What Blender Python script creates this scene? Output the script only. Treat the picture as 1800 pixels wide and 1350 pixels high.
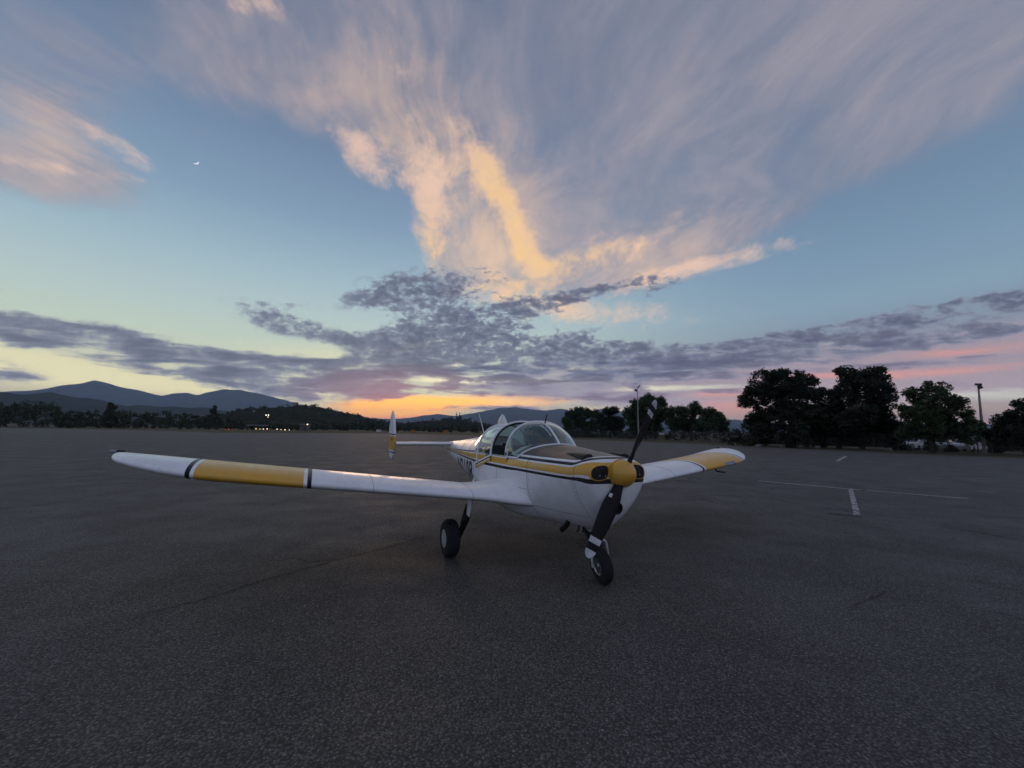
import bpy, bmesh, math, random
import numpy as np
from mathutils import Vector, Matrix

scene = bpy.context.scene
for _o in list(bpy.data.objects):
    bpy.data.objects.remove(_o, do_unlink=True)
COL = scene.collection
R = math.radians

# ------------------------------------------------------------------ camera
FPX, PITCH, ROLL, CAMH = 728.155, 6.442, 0.851, 1.571      # focal length in pixels of an 1800 px wide frame
cam_data = bpy.data.cameras.new('camera')
cam_data.sensor_width = 36.0
cam_data.lens = FPX / 1800.0 * 36.0
cam_data.clip_start = 0.05
cam_data.clip_end = 120000.0
cam = bpy.data.objects.new('camera', cam_data)
COL.objects.link(cam)
CAM_M = Matrix.Rotation(R(90 + PITCH), 4, 'X') @ Matrix.Rotation(R(ROLL), 4, 'Z')
cam.matrix_world = Matrix.Translation((0, 0, CAMH)) @ CAM_M
scene.camera = cam

def direction(u, v):
    """world direction seen at a point of the photograph (1800 x 1350)"""
    return (CAM_M.to_3x3() @ Vector(((u - 900) / FPX, (675 - v) / FPX, -1.0))).normalized()
def on_ground(u, v, z=0.0):
    d = direction(u, v); k = (z - CAMH) / d.z
    return Vector((d.x * k, d.y * k, z))
def at_range(u, v, rng):
    """point seen at (u, v), rng metres away over the ground"""
    d = direction(u, v); k = rng / math.hypot(d.x, d.y)
    return Vector((0, 0, CAMH)) + d * k

def lin(r, g, b):
    f = lambda c: (c / 255 / 12.92) if c / 255 <= 0.04045 else ((c / 255 + 0.055) / 1.055) ** 2.4
    return (f(r), f(g), f(b), 1.0)

# ------------------------------------------------------------------ node helper
class S:
    """a node socket with arithmetic"""
    def __init__(s, nt, sock): s.nt, s.k = nt, sock
    def _m(s, op, a, b=None, c=None, clamp=False):
        n = s.nt.nodes.new('ShaderNodeMath'); n.operation = op; n.use_clamp = clamp
        for i, q in enumerate((a, b, c)):
            if q is None: continue
            if isinstance(q, S): s.nt.links.new(q.k, n.inputs[i])
            else: n.inputs[i].default_value = q
        return S(s.nt, n.outputs[0])
    def __add__(s, o): return s._m('ADD', s, o)
    __radd__ = __add__
    def __sub__(s, o): return s._m('SUBTRACT', s, o)
    def __rsub__(s, o): return s._m('SUBTRACT', o, s)
    def __mul__(s, o): return s._m('MULTIPLY', s, o)
    __rmul__ = __mul__
    def __truediv__(s, o): return s._m('DIVIDE', s, o)
    def __rtruediv__(s, o): return s._m('DIVIDE', o, s)
    def mx(s, o): return s._m('MAXIMUM', s, o)
    def mn(s, o): return s._m('MINIMUM', s, o)
    def pw(s, o): return s._m('POWER', s, o)
    def ab(s): return s._m('ABSOLUTE', s)
    def cl(s): return s._m('ADD', s, 0.0, clamp=True)
    def mad(s, a, b): return s._m('MULTIPLY_ADD', s, a, b)
    def ss(s, e0, e1, lo=0.0, hi=1.0, kind='SMOOTHSTEP'):
        n = s.nt.nodes.new('ShaderNodeMapRange'); n.interpolation_type = kind
        s.nt.links.new(s.k, n.inputs['Value'])
        for nm, q in (('From Min', e0), ('From Max', e1), ('To Min', lo), ('To Max', hi)):
            if isinstance(q, S): s.nt.links.new(q.k, n.inputs[nm])
            else: n.inputs[nm].default_value = q
        return S(s.nt, n.outputs['Result'])
    def ramp(s, stops, interp='LINEAR'):
        n = s.nt.nodes.new('ShaderNodeValToRGB'); cr = n.color_ramp; cr.interpolation = interp
        while len(cr.elements) < len(stops): cr.elements.new(0.5)
        for e, (p, c) in zip(cr.elements, sorted(stops, key=lambda q: q[0])):
            e.position = p; e.color = c if len(c) == 4 else (*c, 1)
        s.nt.links.new(s.k, n.inputs[0])
        return S(s.nt, n.outputs[0])

def put(nt, sock, val):
    if isinstance(val, S): nt.links.new(val.k, sock)
    else: sock.default_value = val
def comb(nt, x, y, z=0.0):
    n = nt.nodes.new('ShaderNodeCombineXYZ')
    for i, q in enumerate((x, y, z)): put(nt, n.inputs[i], q)
    return S(nt, n.outputs[0])
def sep(nt, v):
    n = nt.nodes.new('ShaderNodeSeparateXYZ'); nt.links.new(v.k, n.inputs[0])
    return [S(nt, o) for o in n.outputs]
def noise(nt, vec, scale, detail=3.0, rough=0.5, dist=0.0, out='Fac', lac=2.0):
    n = nt.nodes.new('ShaderNodeTexNoise')
    if vec is not None: nt.links.new(vec.k, n.inputs['Vector'])
    n.inputs['Scale'].default_value = scale; n.inputs['Detail'].default_value = detail
    n.inputs['Roughness'].default_value = rough; n.inputs['Distortion'].default_value = dist
    n.inputs['Lacunarity'].default_value = lac
    return S(nt, n.outputs[out])
def voronoi(nt, vec, scale, feature='F1', out='Distance', rnd=1.0):
    n = nt.nodes.new('ShaderNodeTexVoronoi'); n.feature = feature
    if vec is not None: nt.links.new(vec.k, n.inputs['Vector'])
    n.inputs['Scale'].default_value = scale; n.inputs['Randomness'].default_value = rnd
    return S(nt, n.outputs[out])
def mixc(nt, fac, a, b, blend='MIX'):
    n = nt.nodes.new('ShaderNodeMix'); n.data_type = 'RGBA'; n.blend_type = blend
    put(nt, n.inputs[0], fac); put(nt, n.inputs[6], a); put(nt, n.inputs[7], b)
    return S(nt, n.outputs[2])
def vmap(nt, vec, loc=(0, 0, 0), rot=(0, 0, 0), scale=(1, 1, 1), kind='POINT'):
    n = nt.nodes.new('ShaderNodeMapping'); n.vector_type = kind
    nt.links.new(vec.k, n.inputs['Vector'])
    n.inputs['Location'].default_value = loc; n.inputs['Rotation'].default_value = rot; n.inputs['Scale'].default_value = scale
    return S(nt, n.outputs[0])
def vadd(nt, a, b, scale=None):
    n = nt.nodes.new('ShaderNodeVectorMath'); n.operation = 'MULTIPLY_ADD' if scale else 'ADD'
    nt.links.new(b.k, n.inputs[0])
    if scale:
        n.inputs[1].default_value = (scale,) * 3; nt.links.new(a.k, n.inputs[2])
    else: nt.links.new(a.k, n.inputs[1])
    return S(nt, n.outputs[0])
# ------------------------------------------------------------------ sky
HAZE_DENSITY, HAZE_TOP = 7.0e-5, 780.0
AIR_TAU = HAZE_DENSITY * HAZE_TOP
SUN_AZ, SUN_EL = R(-16.0), R(1.0)               # where the sun went down: left of the view axis, at the skyline
world = bpy.data.worlds.new('World'); scene.world = world
world.use_nodes = True
wt = world.node_tree; wt.nodes.clear()

def stereo(d): return (d.x / (1 + d.y), d.z / (1 + d.y))

def build_sky():
    nt = wt
    tc = nt.nodes.new('ShaderNodeTexCoord')
    D = S(nt, tc.outputs['Generated'])
    dx, dy, dz = sep(nt, D)
    den = (dy + 1.0).mx(0.08)
    sx, sz = dx / den, dz / den
    st = comb(nt, sx, sz, 0.0)                   # stereographic plane of directions, centred on +Y
    up = dz.mx(0.0)
    k = (up + 0.07)
    P = comb(nt, dx / k, dy / k, 0.0)            # flat cloud layer seen from below
    # the cirrus runs towards a point on the skyline a little left of the axis
    PR = vmap(nt, P, rot=(0, 0, R(-3.5)))
    warp = noise(nt, PR, 0.9, 2, 0.5, out='Color')
    n_w = nt.nodes.new('ShaderNodeVectorMath'); n_w.operation = 'SUBTRACT'
    nt.links.new(warp.k, n_w.inputs[0]); n_w.inputs[1].default_value = (0.5, 0.5, 0.5)
    PW = vadd(nt, PR, S(nt, n_w.outputs[0]), 0.8)
    streak = noise(nt, vmap(nt, PW, scale=(2.6, 0.7, 1)), 1.0, 6, 0.62)
    streak2 = noise(nt, vmap(nt, PW, loc=(7, 3, 0), scale=(9.0, 3.4, 1)), 1.0, 6, 0.68)
    soft = noise(nt, vmap(nt, PW, loc=(2, 9, 0), scale=(1.0, 0.6, 1)), 1.0, 3, 0.5)
    edge_n = noise(nt, st, 22.0, 6, 0.65)
    # mackerel cloud: small ripples across the layer
    PM = vadd(nt, P, S(nt, n_w.outputs[0]), 0.35)
    mack = noise(nt, vmap(nt, st, rot=(0, 0, R(28)), scale=(58.0, 112.0, 1)), 1.0, 5, 0.68, 0.5)
    mack = mack * 0.62 + noise(nt, vmap(nt, st, loc=(3, 8, 0), rot=(0, 0, R(-24)), scale=(105.0, 190.0, 1)), 1.0, 3, 0.6, 0.4) * 0.38
    mack_big = noise(nt, vmap(nt, PM, loc=(4, 1, 0), scale=(0.9, 0.9, 1)), 1.0, 4, 0.6)
    band_n = noise(nt, vmap(nt, st, loc=(1, 5, 0), scale=(5.0, 42.0, 1)), 1.0, 5, 0.6)
    band_f = noise(nt, vmap(nt, st, loc=(3, 2, 0), rot=(0, 0, R(-3)), scale=(16.0, 95.0, 1)), 1.0, 4, 0.6, 0.4)

    def blob(u, v, ru, rv, ang=0.0, g='SPHERICAL'):
        """soft ellipse round the direction seen at (u, v); ru, rv radii, ang turn (degrees, clockwise in view)"""
        c = Vector(stereo(direction(u, v)))
        ca, sa = math.cos(R(ang)), math.sin(R(ang))
        a = Vector(stereo(direction(u + ca * 40, v + sa * 40))) - c
        b = Vector(stereo(direction(u - sa * 40, v + ca * 40))) - c
        m = vmap(nt, st, loc=(c.x, c.y, 0), rot=(0, 0, math.atan2(a.y, a.x)),
                 scale=(a.length / 40 * ru * 1.2, b.length / 40 * rv * 1.2, 1), kind='TEXTURE')
        n = nt.nodes.new('ShaderNodeTexGradient'); n.gradient_type = g
        nt.links.new(m.k, n.inputs[0])
        return S(nt, n.outputs['Fac'])
    def blobs(lst):
        tot = None
        for (w, *a) in lst:
            q = blob(*a)
            tot = q * w if tot is None else q.mad(w, tot)
        return tot

    # ---- clear air: colour by height above the skyline, cooler to the right
    el = dz
    E = lambda v: max(0.0, direction(560, v).z)
    def air(stops): return el.ramp([(E(v), lin(*c)) for v, c in stops])
    a_left = air([(752, (220, 200, 168)), (700, (212, 206, 174)), (650, (206, 210, 184)), (600, (194, 210, 196)), (550, (184, 204, 204)),
                  (480, (164, 191, 203)), (380, (138, 164, 189)), (250, (118, 141, 170)), (100, (108, 125, 153)), (-300, (98, 112, 138))])
    a_right = air([(752, (214, 160, 140)), (700, (178, 168, 150)), (650, (165, 150, 152)), (600, (138, 152, 168)), (550, (138, 164, 182)),
                   (480, (128, 155, 180)), (380, (116, 142, 169)), (250, (110, 131, 158)), (100, (106, 122, 148)), (-300, (98, 112, 138))])
    side = dx.ss(-0.1, 0.62)
    col = mixc(nt, side, a_left, a_right)
    a_back = el.ramp([(0.0, lin(138, 148, 172)), (0.12, lin(150, 160, 188)), (0.3, lin(142, 158, 190)), (0.6, lin(122, 142, 176)), (1.0, lin(100, 118, 150))])
    sky = nt.nodes.new('ShaderNodeTexSky'); sky.sky_type = 'NISHITA'; sky.sun_disc = False
    sky.sun_elevation = SUN_EL; sky.sun_rotation = SUN_AZ; sky.air_density = 1.2; sky.dust_density = 2.0; sky.ozone_density = 3.0
    nish = mixc(nt, 1.0, S(nt, sky.outputs[0]), (0.055, 0.055, 0.055, 1), 'MULTIPLY')
    col = mixc(nt, 0.10, col, nish)

    # ---- high veil of cirrus
    cn = lambda q, g=3.0: (q - 0.5) * g          # noise centred on 0
    st1, st2, sf, en = cn(streak), cn(streak2), cn(soft), cn(edge_n)
    veil_env = blobs([(0.42, 330, 140, 210, 150, 32), (0.3, 470, 260, 160, 50, 30),(0.9, 805, 350, 95, 180, -6), (0.8, 625, 235, 120, 95, 42), (0.5, 700, 330, 40, 120, -10),
        (0.9, 560, 60, 330, 240, 35), (1.0, 800, 90, 250, 420, 85), (0.8, 1000, 40, 520, 300, 0), (0.9, 1060, 270, 420, 240, -22), (0.85, 1240, 350, 380, 130, -22), (0.6, 1500, 250, 380, 90, -22),
        (0.8, 1400, 130, 520, 190, -22), (0.9, 880, 400, 200, 160, -10), (0.9, 1150, 430, 330, 75, -17),
        (0.95, 80, 190, 320, 130, 28), (0.9, 40, 300, 340, 62, 10), (0.7, 60, 60, 330, 110, 20), (0.7, 1700, 60, 420, 200, -20)]).mn(1.0)
    # gaps: the blue wedge left of the steep edge
    cut = blobs([(1.6, 655, 420, 95, 190, -8), (1.3, 560, 370, 110, 190, -40), (1.0, 420, 330, 230, 130, 25)])
    v_raw = veil_env - cut + st1 * 0.38 + sf * 0.52 + st2 * 0.15 + en * 0.20 - 0.06
    veil = v_raw.ss(0.10, 1.05)
    warm = blobs([(0.58, 920, 480, 300, 220, -20), (0.62, 800, 300, 170, 320, -8), (0.5, 560, 180, 330, 260, 35), (0.62, 100, 240, 300, 190, 20), (0.45, 1230, 430, 300, 100, -15), (0.3, 1330, 130, 160, 90, -20)])
    wf = (warm + st1 * 0.34 + st2 * 0.17 + en * 0.16 + sf * 0.2 - 0.16).ss(0.0, 1.0)
    v_cool = mixc(nt, (sf * 0.6 + st2 * 0.5).ss(-0.5, 0.6), lin(126, 133, 153), lin(166, 158, 166))
    v_warm = mixc(nt, warm.ss(0.25, 0.9), lin(210, 182, 170), lin(244, 205, 168))
    v_col = mixc(nt, wf, v_cool, v_warm)
    col = mixc(nt, veil * 0.82, col, v_col)
    # bright sunlit edges and streaks
    gold = blobs([(0.65, 754, 400, 36, 150, 3), (0.7, 765, 330, 60, 150, 0), (1.05, 885, 355, 30, 150, -28), (0.9, 830, 280, 36, 90, -18), (0.75, 922, 425, 34, 110, -32),
                  (0.75, 1020, 455, 240, 40, -18), (1.0, 1000, 540, 210, 36, 6), (1.0, 1230, 470, 210, 24, -14), (0.75, 655, 280, 46, 75, -40), (0.6, 600, 235, 70, 30, 35),
                  (0.6, 200, 255, 110, 20, 30), (0.55, 110, 297, 180, 16, 8), (0.5, 470, 10, 160, 30, 12), (0.45, 705, 130, 24, 150, -8)])
    g_f = (gold + st2 * 0.4 + st1 * 0.3 + en * 0.62 - 0.2).ss(0.0, 0.9) * gold.ss(0.0, 0.25)
    g_hot = blobs([(1.0, 960, 460, 200, 130, -10), (0.9, 870, 330, 60, 150, -25), (0.8, 755, 440, 40, 90, 0)]).cl()
    g_col = mixc(nt, g_hot * (st2 * 0.5 + en * 0.4 + 0.75).cl(), lin(240, 202, 178), lin(255, 208, 134))
    col = mixc(nt, g_f * 0.72, col, g_col)

    # ---- low sky: the glow where the sun went down
    bf, bn = cn(band_f), cn(band_n)
    glow = blobs([(1.1, 690, 722, 125, 30, 0), (0.6, 830, 706, 200, 15, 0)])
    yel = blobs([(1.0, 330, 676, 420, 32, 6), (0.7, 880, 700, 220, 12, 0), (0.8, 60, 640, 260, 40, 12), (0.6, 600, 625, 260, 30, 0)])
    col = mixc(nt, yel.ss(0.0, 0.9) * 0.5, col, lin(236, 226, 176))
    low = blobs([(0.8, 960, 672, 330, 62, 0), (1.1, 1200, 668, 380, 66, -3), (1.1, 1500, 650, 420, 84, -5), (1.0, 1800, 630, 320, 100, -8)])
    l_f = (low.mn(1.0) + bf * 0.42 + bn * 0.25 + en * 0.12 - 0.28).ss(0.0, 0.7) * low.ss(0.0, 0.3)
    l_col = mixc(nt, dx.ss(0.05, 0.6), lin(138, 134, 156), lin(160, 146, 156))
    col = mixc(nt, l_f * 0.85, col, l_col)
    pale = blobs([(1.0, 800, 640, 70, 10, -10), (0.9, 720, 612, 90, 10, -15), (0.9, 900, 668, 240, 10, 0), (1.0, 1180, 682, 170, 9, -2), (0.8, 1010, 648, 160, 8, 0), (0.7, 1330, 640, 240, 9, -6), (0.9, 1740, 695, 220, 16, -2), (0.7, 1480, 600, 240, 9, -9), (0.7, 780, 668, 100, 10, 0)])
    col = mixc(nt, (pale + bf * 0.4 + en * 0.2 - 0.25).ss(0.0, 0.6) * pale.ss(0.0, 0.25) * 0.8, col, mixc(nt, dx.ss(0.1, 0.55), lin(250, 240, 196), lin(196, 196, 186)))
    col = mixc(nt, (glow + bf * 0.25).ss(0.0, 0.7) * glow.ss(0.0, 0.2), col, (1.35, 0.62, 0.13, 1))
    red = blobs([(1.3, 690, 741, 210, 17, 0), (1.0, 1095, 732, 50, 11, 0), (0.9, 1290, 716, 100, 30, 0), (0.8, 1690, 618, 240, 13, -5), (0.9, 1640, 655, 220, 11, -4), (0.8, 1430, 660, 160, 9, -4), (0.7, 1280, 690, 200, 9, -3)])
    col = mixc(nt, (red + bf * 0.35 - 0.05).ss(0.1, 0.9) * dx.ss(0.0, 0.4, 0.72, 0.42), col, lin(248, 152, 126))

    # ---- grey mackerel bank
    dark = blobs([
        (0.95, 770, 500, 150, 38, -8), (0.6, 690, 505, 80, 46, -5), (0.9, 850, 565, 230, 30, -16), (0.95, 800, 590, 160, 60, -15), (0.8, 930, 540, 240, 16, -14), (0.7, 1060, 512, 170, 12, -12), (0.7, 1170, 505, 70, 14, -18),
        (1.15, 480, 558, 130, 28, 17), (0.9, 560, 587, 140, 24, 8),
        (1.25, 60, 580, 220, 36, 8), (1.25, 230, 615, 240, 38, 10), (1.35, 430, 648, 250, 38, 6), (1.45, 600, 665, 220, 42, 2), (0.9, 720, 655, 160, 40, 0), (0.9, 600, 693, 130, 20, -2),
        (0.8, 860, 640, 210, 40, 0), (0.8, 1000, 620, 210, 30, 2), (1.1, 1150, 632, 260, 26, -3), (0.8, 1000, 665, 260, 20, 0), (1.0, 1330, 608, 300, 22, -6), (0.85, 1540, 570, 300, 24, -10), (0.7, 1750, 525, 160, 20, -12),
        (0.9, 1250, 655, 330, 18, -3), (0.75, 1500, 618, 330, 18, -6), (0.8, 1700, 590, 260, 20, -8), (0.75, 1420, 600, 260, 30, -8), (0.7, 1620, 560, 260, 30, -10), (0.75, 1770, 560, 200, 24, -10), (0.7, 1100, 605, 160, 14, 0), (0.75, 730, 560, 110, 40, -20), (0.7, 900, 605, 140, 30, -8), (0.7, 660, 600, 90, 20, -5), (1.0, 20, 655, 130, 26, 4), (0.8, 640, 530, 60, 20, 0), (0.7, 700, 625, 120, 20, -8), (0.8, 1020, 590, 60, 12, -12), (0.6, 520, 535, 90, 10, 6), (0.8, 960, 690, 260, 12, 0), (0.8, 1150, 697, 260, 12, -2), (0.6, 1600, 640, 300, 10, -4), (0.6, 1720, 672, 200, 8, -3), (0.6, 150, 690, 160, 8, 3), (0.7, 900, 718, 200, 8, 0)])
    near_h = el.ss(E(665), E(560))
    d_n = mixc(nt, near_h, band_f, mack)
    d_raw = dark.mn(1.0) - 0.53 + cn(d_n) * dx.ss(-0.42, -0.10, 0.75, 1.25) + cn(mack_big) * 0.22 + bn * 0.2 + en * 0.5
    d_f = d_raw.ss(-0.16, 0.44) * dark.ss(0.0, 0.25)
    d_pink = blobs([(1.0, 690, 690, 170, 50, 0), (0.6, 1450, 690, 500, 60, -4), (0.5, 900, 700, 300, 40, 0)]).cl()
    d_col = mixc(nt, d_raw.ss(0.0, 0.9), lin(132, 138, 156), lin(88, 93, 114))
    d_col = mixc(nt, d_pink * 0.6, d_col, lin(180, 130, 134))
    col = mixc(nt, d_f * 0.92, col, d_col)

    # the same sky going on behind the camera: an even, broken veil over dusk blue; below the skyline dim land
    b_n = noise(nt, vmap(nt, P, rot=(0, 0, R(-3.5)), scale=(2.6, 0.7, 1)), 1.0, 4, 0.6)
    back = mixc(nt, b_n.ss(0.36, 0.62) * 0.8, a_back, lin(162, 162, 182))
    def bgnode(c):
        g = nt.nodes.new('ShaderNodeBackground'); g.inputs[1].default_value = 1.0
        put(nt, g.inputs[0], c); return g.outputs[0]
    def mixs(f, a_, b_):
        m = nt.nodes.new('ShaderNodeMixShader'); nt.links.new(f.k, m.inputs[0]); nt.links.new(a_, m.inputs[1]); nt.links.new(b_, m.inputs[2]); return m.outputs[0]
    # this is the sky outside the valley's air: allow for what that air takes from it and adds to it low down
    tau = AIR_TAU / dz.mx(0.07)
    gain = tau._m('EXPONENT', tau)
    inv = (0.0 - tau)._m('EXPONENT', 0.0 - tau)
    def clear(c):
        air_c = comb(nt, (1.0 - inv) * 0.095, (1.0 - inv) * 0.115, (1.0 - inv) * 0.150)
        q = mixc(nt, 1.0, c, air_c, 'SUBTRACT')
        n = nt.nodes.new('ShaderNodeVectorMath'); n.operation = 'SCALE'; nt.links.new(q.k, n.inputs[0]); nt.links.new(gain.k, n.inputs['Scale'])
        m = nt.nodes.new('ShaderNodeVectorMath'); m.operation = 'MAXIMUM'; nt.links.new(n.outputs[0], m.inputs[0]); m.inputs[1].default_value = (0.01, 0.01, 0.012)
        return S(nt, m.outputs[0])
    col = clear(col); back = clear(back)
    front = bgnode(col)
    sh = mixs(dy.ss(0.40, 0.12), front, bgnode(back))
    sh = mixs(dz.ss(0.0, -0.03), sh, bgnode(lin(70, 70, 75)))
    out = nt.nodes.new('ShaderNodeOutputWorld'); nt.links.new(sh, out.inputs[0])
build_sky()
world.cycles.sampling_method = 'MANUAL'; world.cycles.sample_map_resolution = 1024

# ------------------------------------------------------------------ afterglow lamp, exposure
sun_data = bpy.data.lights.new('sun', 'SUN'); sun_data.energy = 0.25; sun_data.angle = R(12); sun_data.color = (1.0, 0.62, 0.36)
sun = bpy.data.objects.new('sun', sun_data); COL.objects.link(sun)
_sd = Vector((math.sin(SUN_AZ) * math.cos(R(6)), math.cos(SUN_AZ) * math.cos(R(6)), math.sin(R(6))))
sun.rotation_euler = (-_sd).to_track_quat('-Z', 'Y').to_euler()
scene.cycles.use_adaptive_sampling = True; scene.cycles.adaptive_threshold = 0.015; scene.cycles.adaptive_min_samples = 8
scene.cycles.use_denoising = True
scene.cycles.max_bounces = 6; scene.cycles.diffuse_bounces = 3; scene.cycles.glossy_bounces = 3; scene.cycles.transparent_max_bounces = 12; scene.cycles.volume_bounces = 1
scene.view_settings.view_transform = 'Standard'; scene.view_settings.look = 'None'
scene.view_settings.exposure = 0.0; scene.view_settings.gamma = 1.0; scene.view_settings.use_curve_mapping = False
# ------------------------------------------------------------------ mesh and object helpers
class MB:
    """collects faces for ONE mesh object"""
    def __init__(s): s.v = []; s.f = []; s.m = []; s.attr = {}
    def add(s, vs, fs, mat=0):
        o = len(s.v); s.v += [tuple(p) for p in vs]
        for f in fs: s.f.append(tuple(i + o for i in f)); s.m.append(mat)
        return o
    def grid(s, rows, cu=False, cv=False, mat=0, flip=False):
        """rows of points; cu closes along a row, cv closes across rows; mat may be a function (row, col)"""
        nr, nc = len(rows), len(rows[0]); o = len(s.v)
        for r in rows: s.v += [tuple(p) for p in r]
        for i in range(nr if cv else nr - 1):
            for j in range(nc if cu else nc - 1):
                a, b = i * nc + j, i * nc + (j + 1) % nc
                c, d = ((i + 1) % nr) * nc + (j + 1) % nc, ((i + 1) % nr) * nc + j
                q = (a, d, c, b) if flip else (a, b, c, d)
                s.f.append(tuple(o + k for k in q)); s.m.append(mat(i, j) if callable(mat) else mat)
        return o
    def cap(s, ring, mat=0, flip=False):
        o = len(s.v); s.v += [tuple(p) for p in ring]
        f = list(range(o, o + len(ring)))
        s.f.append(tuple(reversed(f) if flip else f)); s.m.append(mat)
    def box(s, x0, x1, y0, y1, z0, z1, mat=0):
        s.add([(x0, y0, z0), (x1, y0, z0), (x1, y1, z0), (x0, y1, z0), (x0, y0, z1), (x1, y0, z1), (x1, y1, z1), (x0, y1, z1)],
              [(0, 3, 2, 1), (4, 5, 6, 7), (0, 1, 5, 4), (1, 2, 6, 5), (2, 3, 7, 6), (3, 0, 4, 7)], mat)
    def tube(s, pts, rad, n=10, caps=True, mat=0, flat=None, closed=False):
        """tube along points; rad one number or one per point; flat = (ax, ay) squashes the section"""
        P = [Vector(p) for p in pts]
        if not hasattr(rad, '__len__'): rad = [rad] * len(P)
        rows = []; up = None
        for i, p in enumerate(P):
            if closed: t = P[(i + 1) % len(P)] - P[i - 1]
            else: t = P[min(i + 1, len(P) - 1)] - P[max(i - 1, 0)]
            t = t.normalized()
            if up is None:
                up = Vector((0, 0, 1)) if abs(t.z) < 0.9 else Vector((0, 1, 0))
            a = t.cross(up); a = a.normalized() if a.length > 1e-6 else Vector((1, 0, 0)); b = a.cross(t).normalized(); up = b
            fx, fy = flat or (1, 1)
            rows.append([p + a * (math.cos(k * 2 * math.pi / n) * rad[i] * fx) + b * (math.sin(k * 2 * math.pi / n) * rad[i] * fy) for k in range(n)])
        s.grid(rows, cu=True, cv=closed, mat=mat)
        if caps and not closed:
            s.cap(rows[0], mat); s.cap(rows[-1], mat, flip=True)
    def lathe(s, prof, org, ax, n=28, mat=0, caps=True):
        """profile [(along, radius)] turned round the axis ax through org"""
        org, ax = Vector(org), Vector(ax).normalized()
        e = Vector((0, 0, 1)) if abs(ax.z) < 0.9 else Vector((1, 0, 0))
        a = ax.cross(e).normalized(); b = ax.cross(a)
        rows = [[org + ax * h + (a * math.cos(k * 2 * math.pi / n) + b * math.sin(k * 2 * math.pi / n)) * r for k in range(n)] for h, r in prof]
        s.grid(rows, cu=True, mat=mat)
        if caps:
            s.cap(rows[0], mat); s.cap(rows[-1], mat, flip=True)
    def mesh(s, name, mats, smooth=None):
        me = bpy.data.meshes.new(name)
        me.from_pydata(s.v, [], s.f)
        for m in mats: me.materials.append(m)
        me.polygons.foreach_set('material_index', s.m)
        for k, vals in s.attr.items():
            a = me.attributes.new(k, 'FLOAT', 'POINT'); a.data.foreach_set('value', vals)
        if smooth is not None:
            me.shade_smooth(); me.set_sharp_from_angle(angle=R(smooth))
        me.update()
        return me
    def build(s, name, mats, parent=None, smooth=None, fix=False):
        if not isinstance(mats, (list, tuple)): mats = [mats]
        me = s.mesh(name, mats, None)
        if fix:
            bm = bmesh.new(); bm.from_mesh(me); bmesh.ops.remove_doubles(bm, verts=bm.verts, dist=1e-5)
            bmesh.ops.recalc_face_normals(bm, faces=bm.faces); bm.to_mesh(me); bm.free()
        if smooth is not None:
            me.shade_smooth(); me.set_sharp_from_angle(angle=R(smooth))
        return link(name, me, parent)

def link(name, me, parent=None):
    o = bpy.data.objects.new(name, me); COL.objects.link(o)
    if parent is not None: o.parent = parent
    return o
def tag(o, label=None, cat=None, group=None, kind=None):
    for k, v in (('label', label), ('category', cat), ('group', group), ('kind', kind)):
        if v: o[k] = v
    return o
def empty(name, loc, rz=0.0):
    o = bpy.data.objects.new(name, None); COL.objects.link(o); o.location = loc; o.rotation_euler = (0, 0, rz); o.empty_display_size = 0.3
    return o
def copy_tree(o, parent=None):
    c = o.copy(); COL.objects.link(c); c.parent = parent
    for ch in list(o.children): copy_tree(ch, c)
    return c

# ------------------------------------------------------------------ materials
def new_mat(name):
    m = bpy.data.materials.new(name); m.use_nodes = True
    nt = m.node_tree; b = nt.nodes['Principled BSDF']
    return m, nt, b
def pset(b, **kw):
    for k, v in kw.items():
        n = {'base': 'Base Color', 'rough': 'Roughness', 'metal': 'Metallic', 'spec': 'Specular IOR Level', 'coat': 'Coat Weight',
             'coat_rough': 'Coat Roughness', 'normal': 'Normal', 'emit': 'Emission Color', 'emit_s': 'Emission Strength', 'alpha': 'Alpha'}[k]
        if isinstance(v, S): b.id_data.links.new(v.k, b.inputs[n])
        else: b.inputs[n].default_value = (*v, 1) if n.endswith('Color') and len(v) == 3 else v
def objco(nt): 
    return S(nt, nt.nodes.new('ShaderNodeTexCoord').outputs['Object'])
def geopos(nt):
    return S(nt, nt.nodes.new('ShaderNodeNewGeometry').outputs['Position'])
def bump(nt, h, strength=0.3, dist=0.01):
    n = nt.nodes.new('ShaderNodeBump'); n.inputs['Strength'].default_value = strength; n.inputs['Distance'].default_value = dist
    nt.links.new(h.k, n.inputs['Height'])
    return S(nt, n.outputs[0])
def plain(name, base, rough=0.5, metal=0.0, var=0.25, scale=6.0, coat=0.0, coat_rough=0.1, spec=0.5, bmp=0.0):
    """one colour with a little dirt and unevenness"""
    m, nt, b = new_mat(name)
    co = objco(nt)
    n = noise(nt, co, scale, 4, 0.6)
    d = tuple(c * (1 - var) for c in base)
    pset(b, base=mixc(nt, n.ss(0.35, 0.65), (*d, 1), (*base, 1)), rough=n.ss(0.3, 0.7, rough * 0.85, min(1, rough * 1.15)), metal=metal, coat=coat, coat_rough=coat_rough, spec=spec)
    if bmp: pset(b, normal=bump(nt, noise(nt, co, scale * 8, 3, 0.6), bmp, 0.004))
    return m
WHITE = (0.83, 0.83, 0.82); YELLOW = (0.70, 0.37, 0.03); BLACK = (0.012, 0.013, 0.018)

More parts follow.
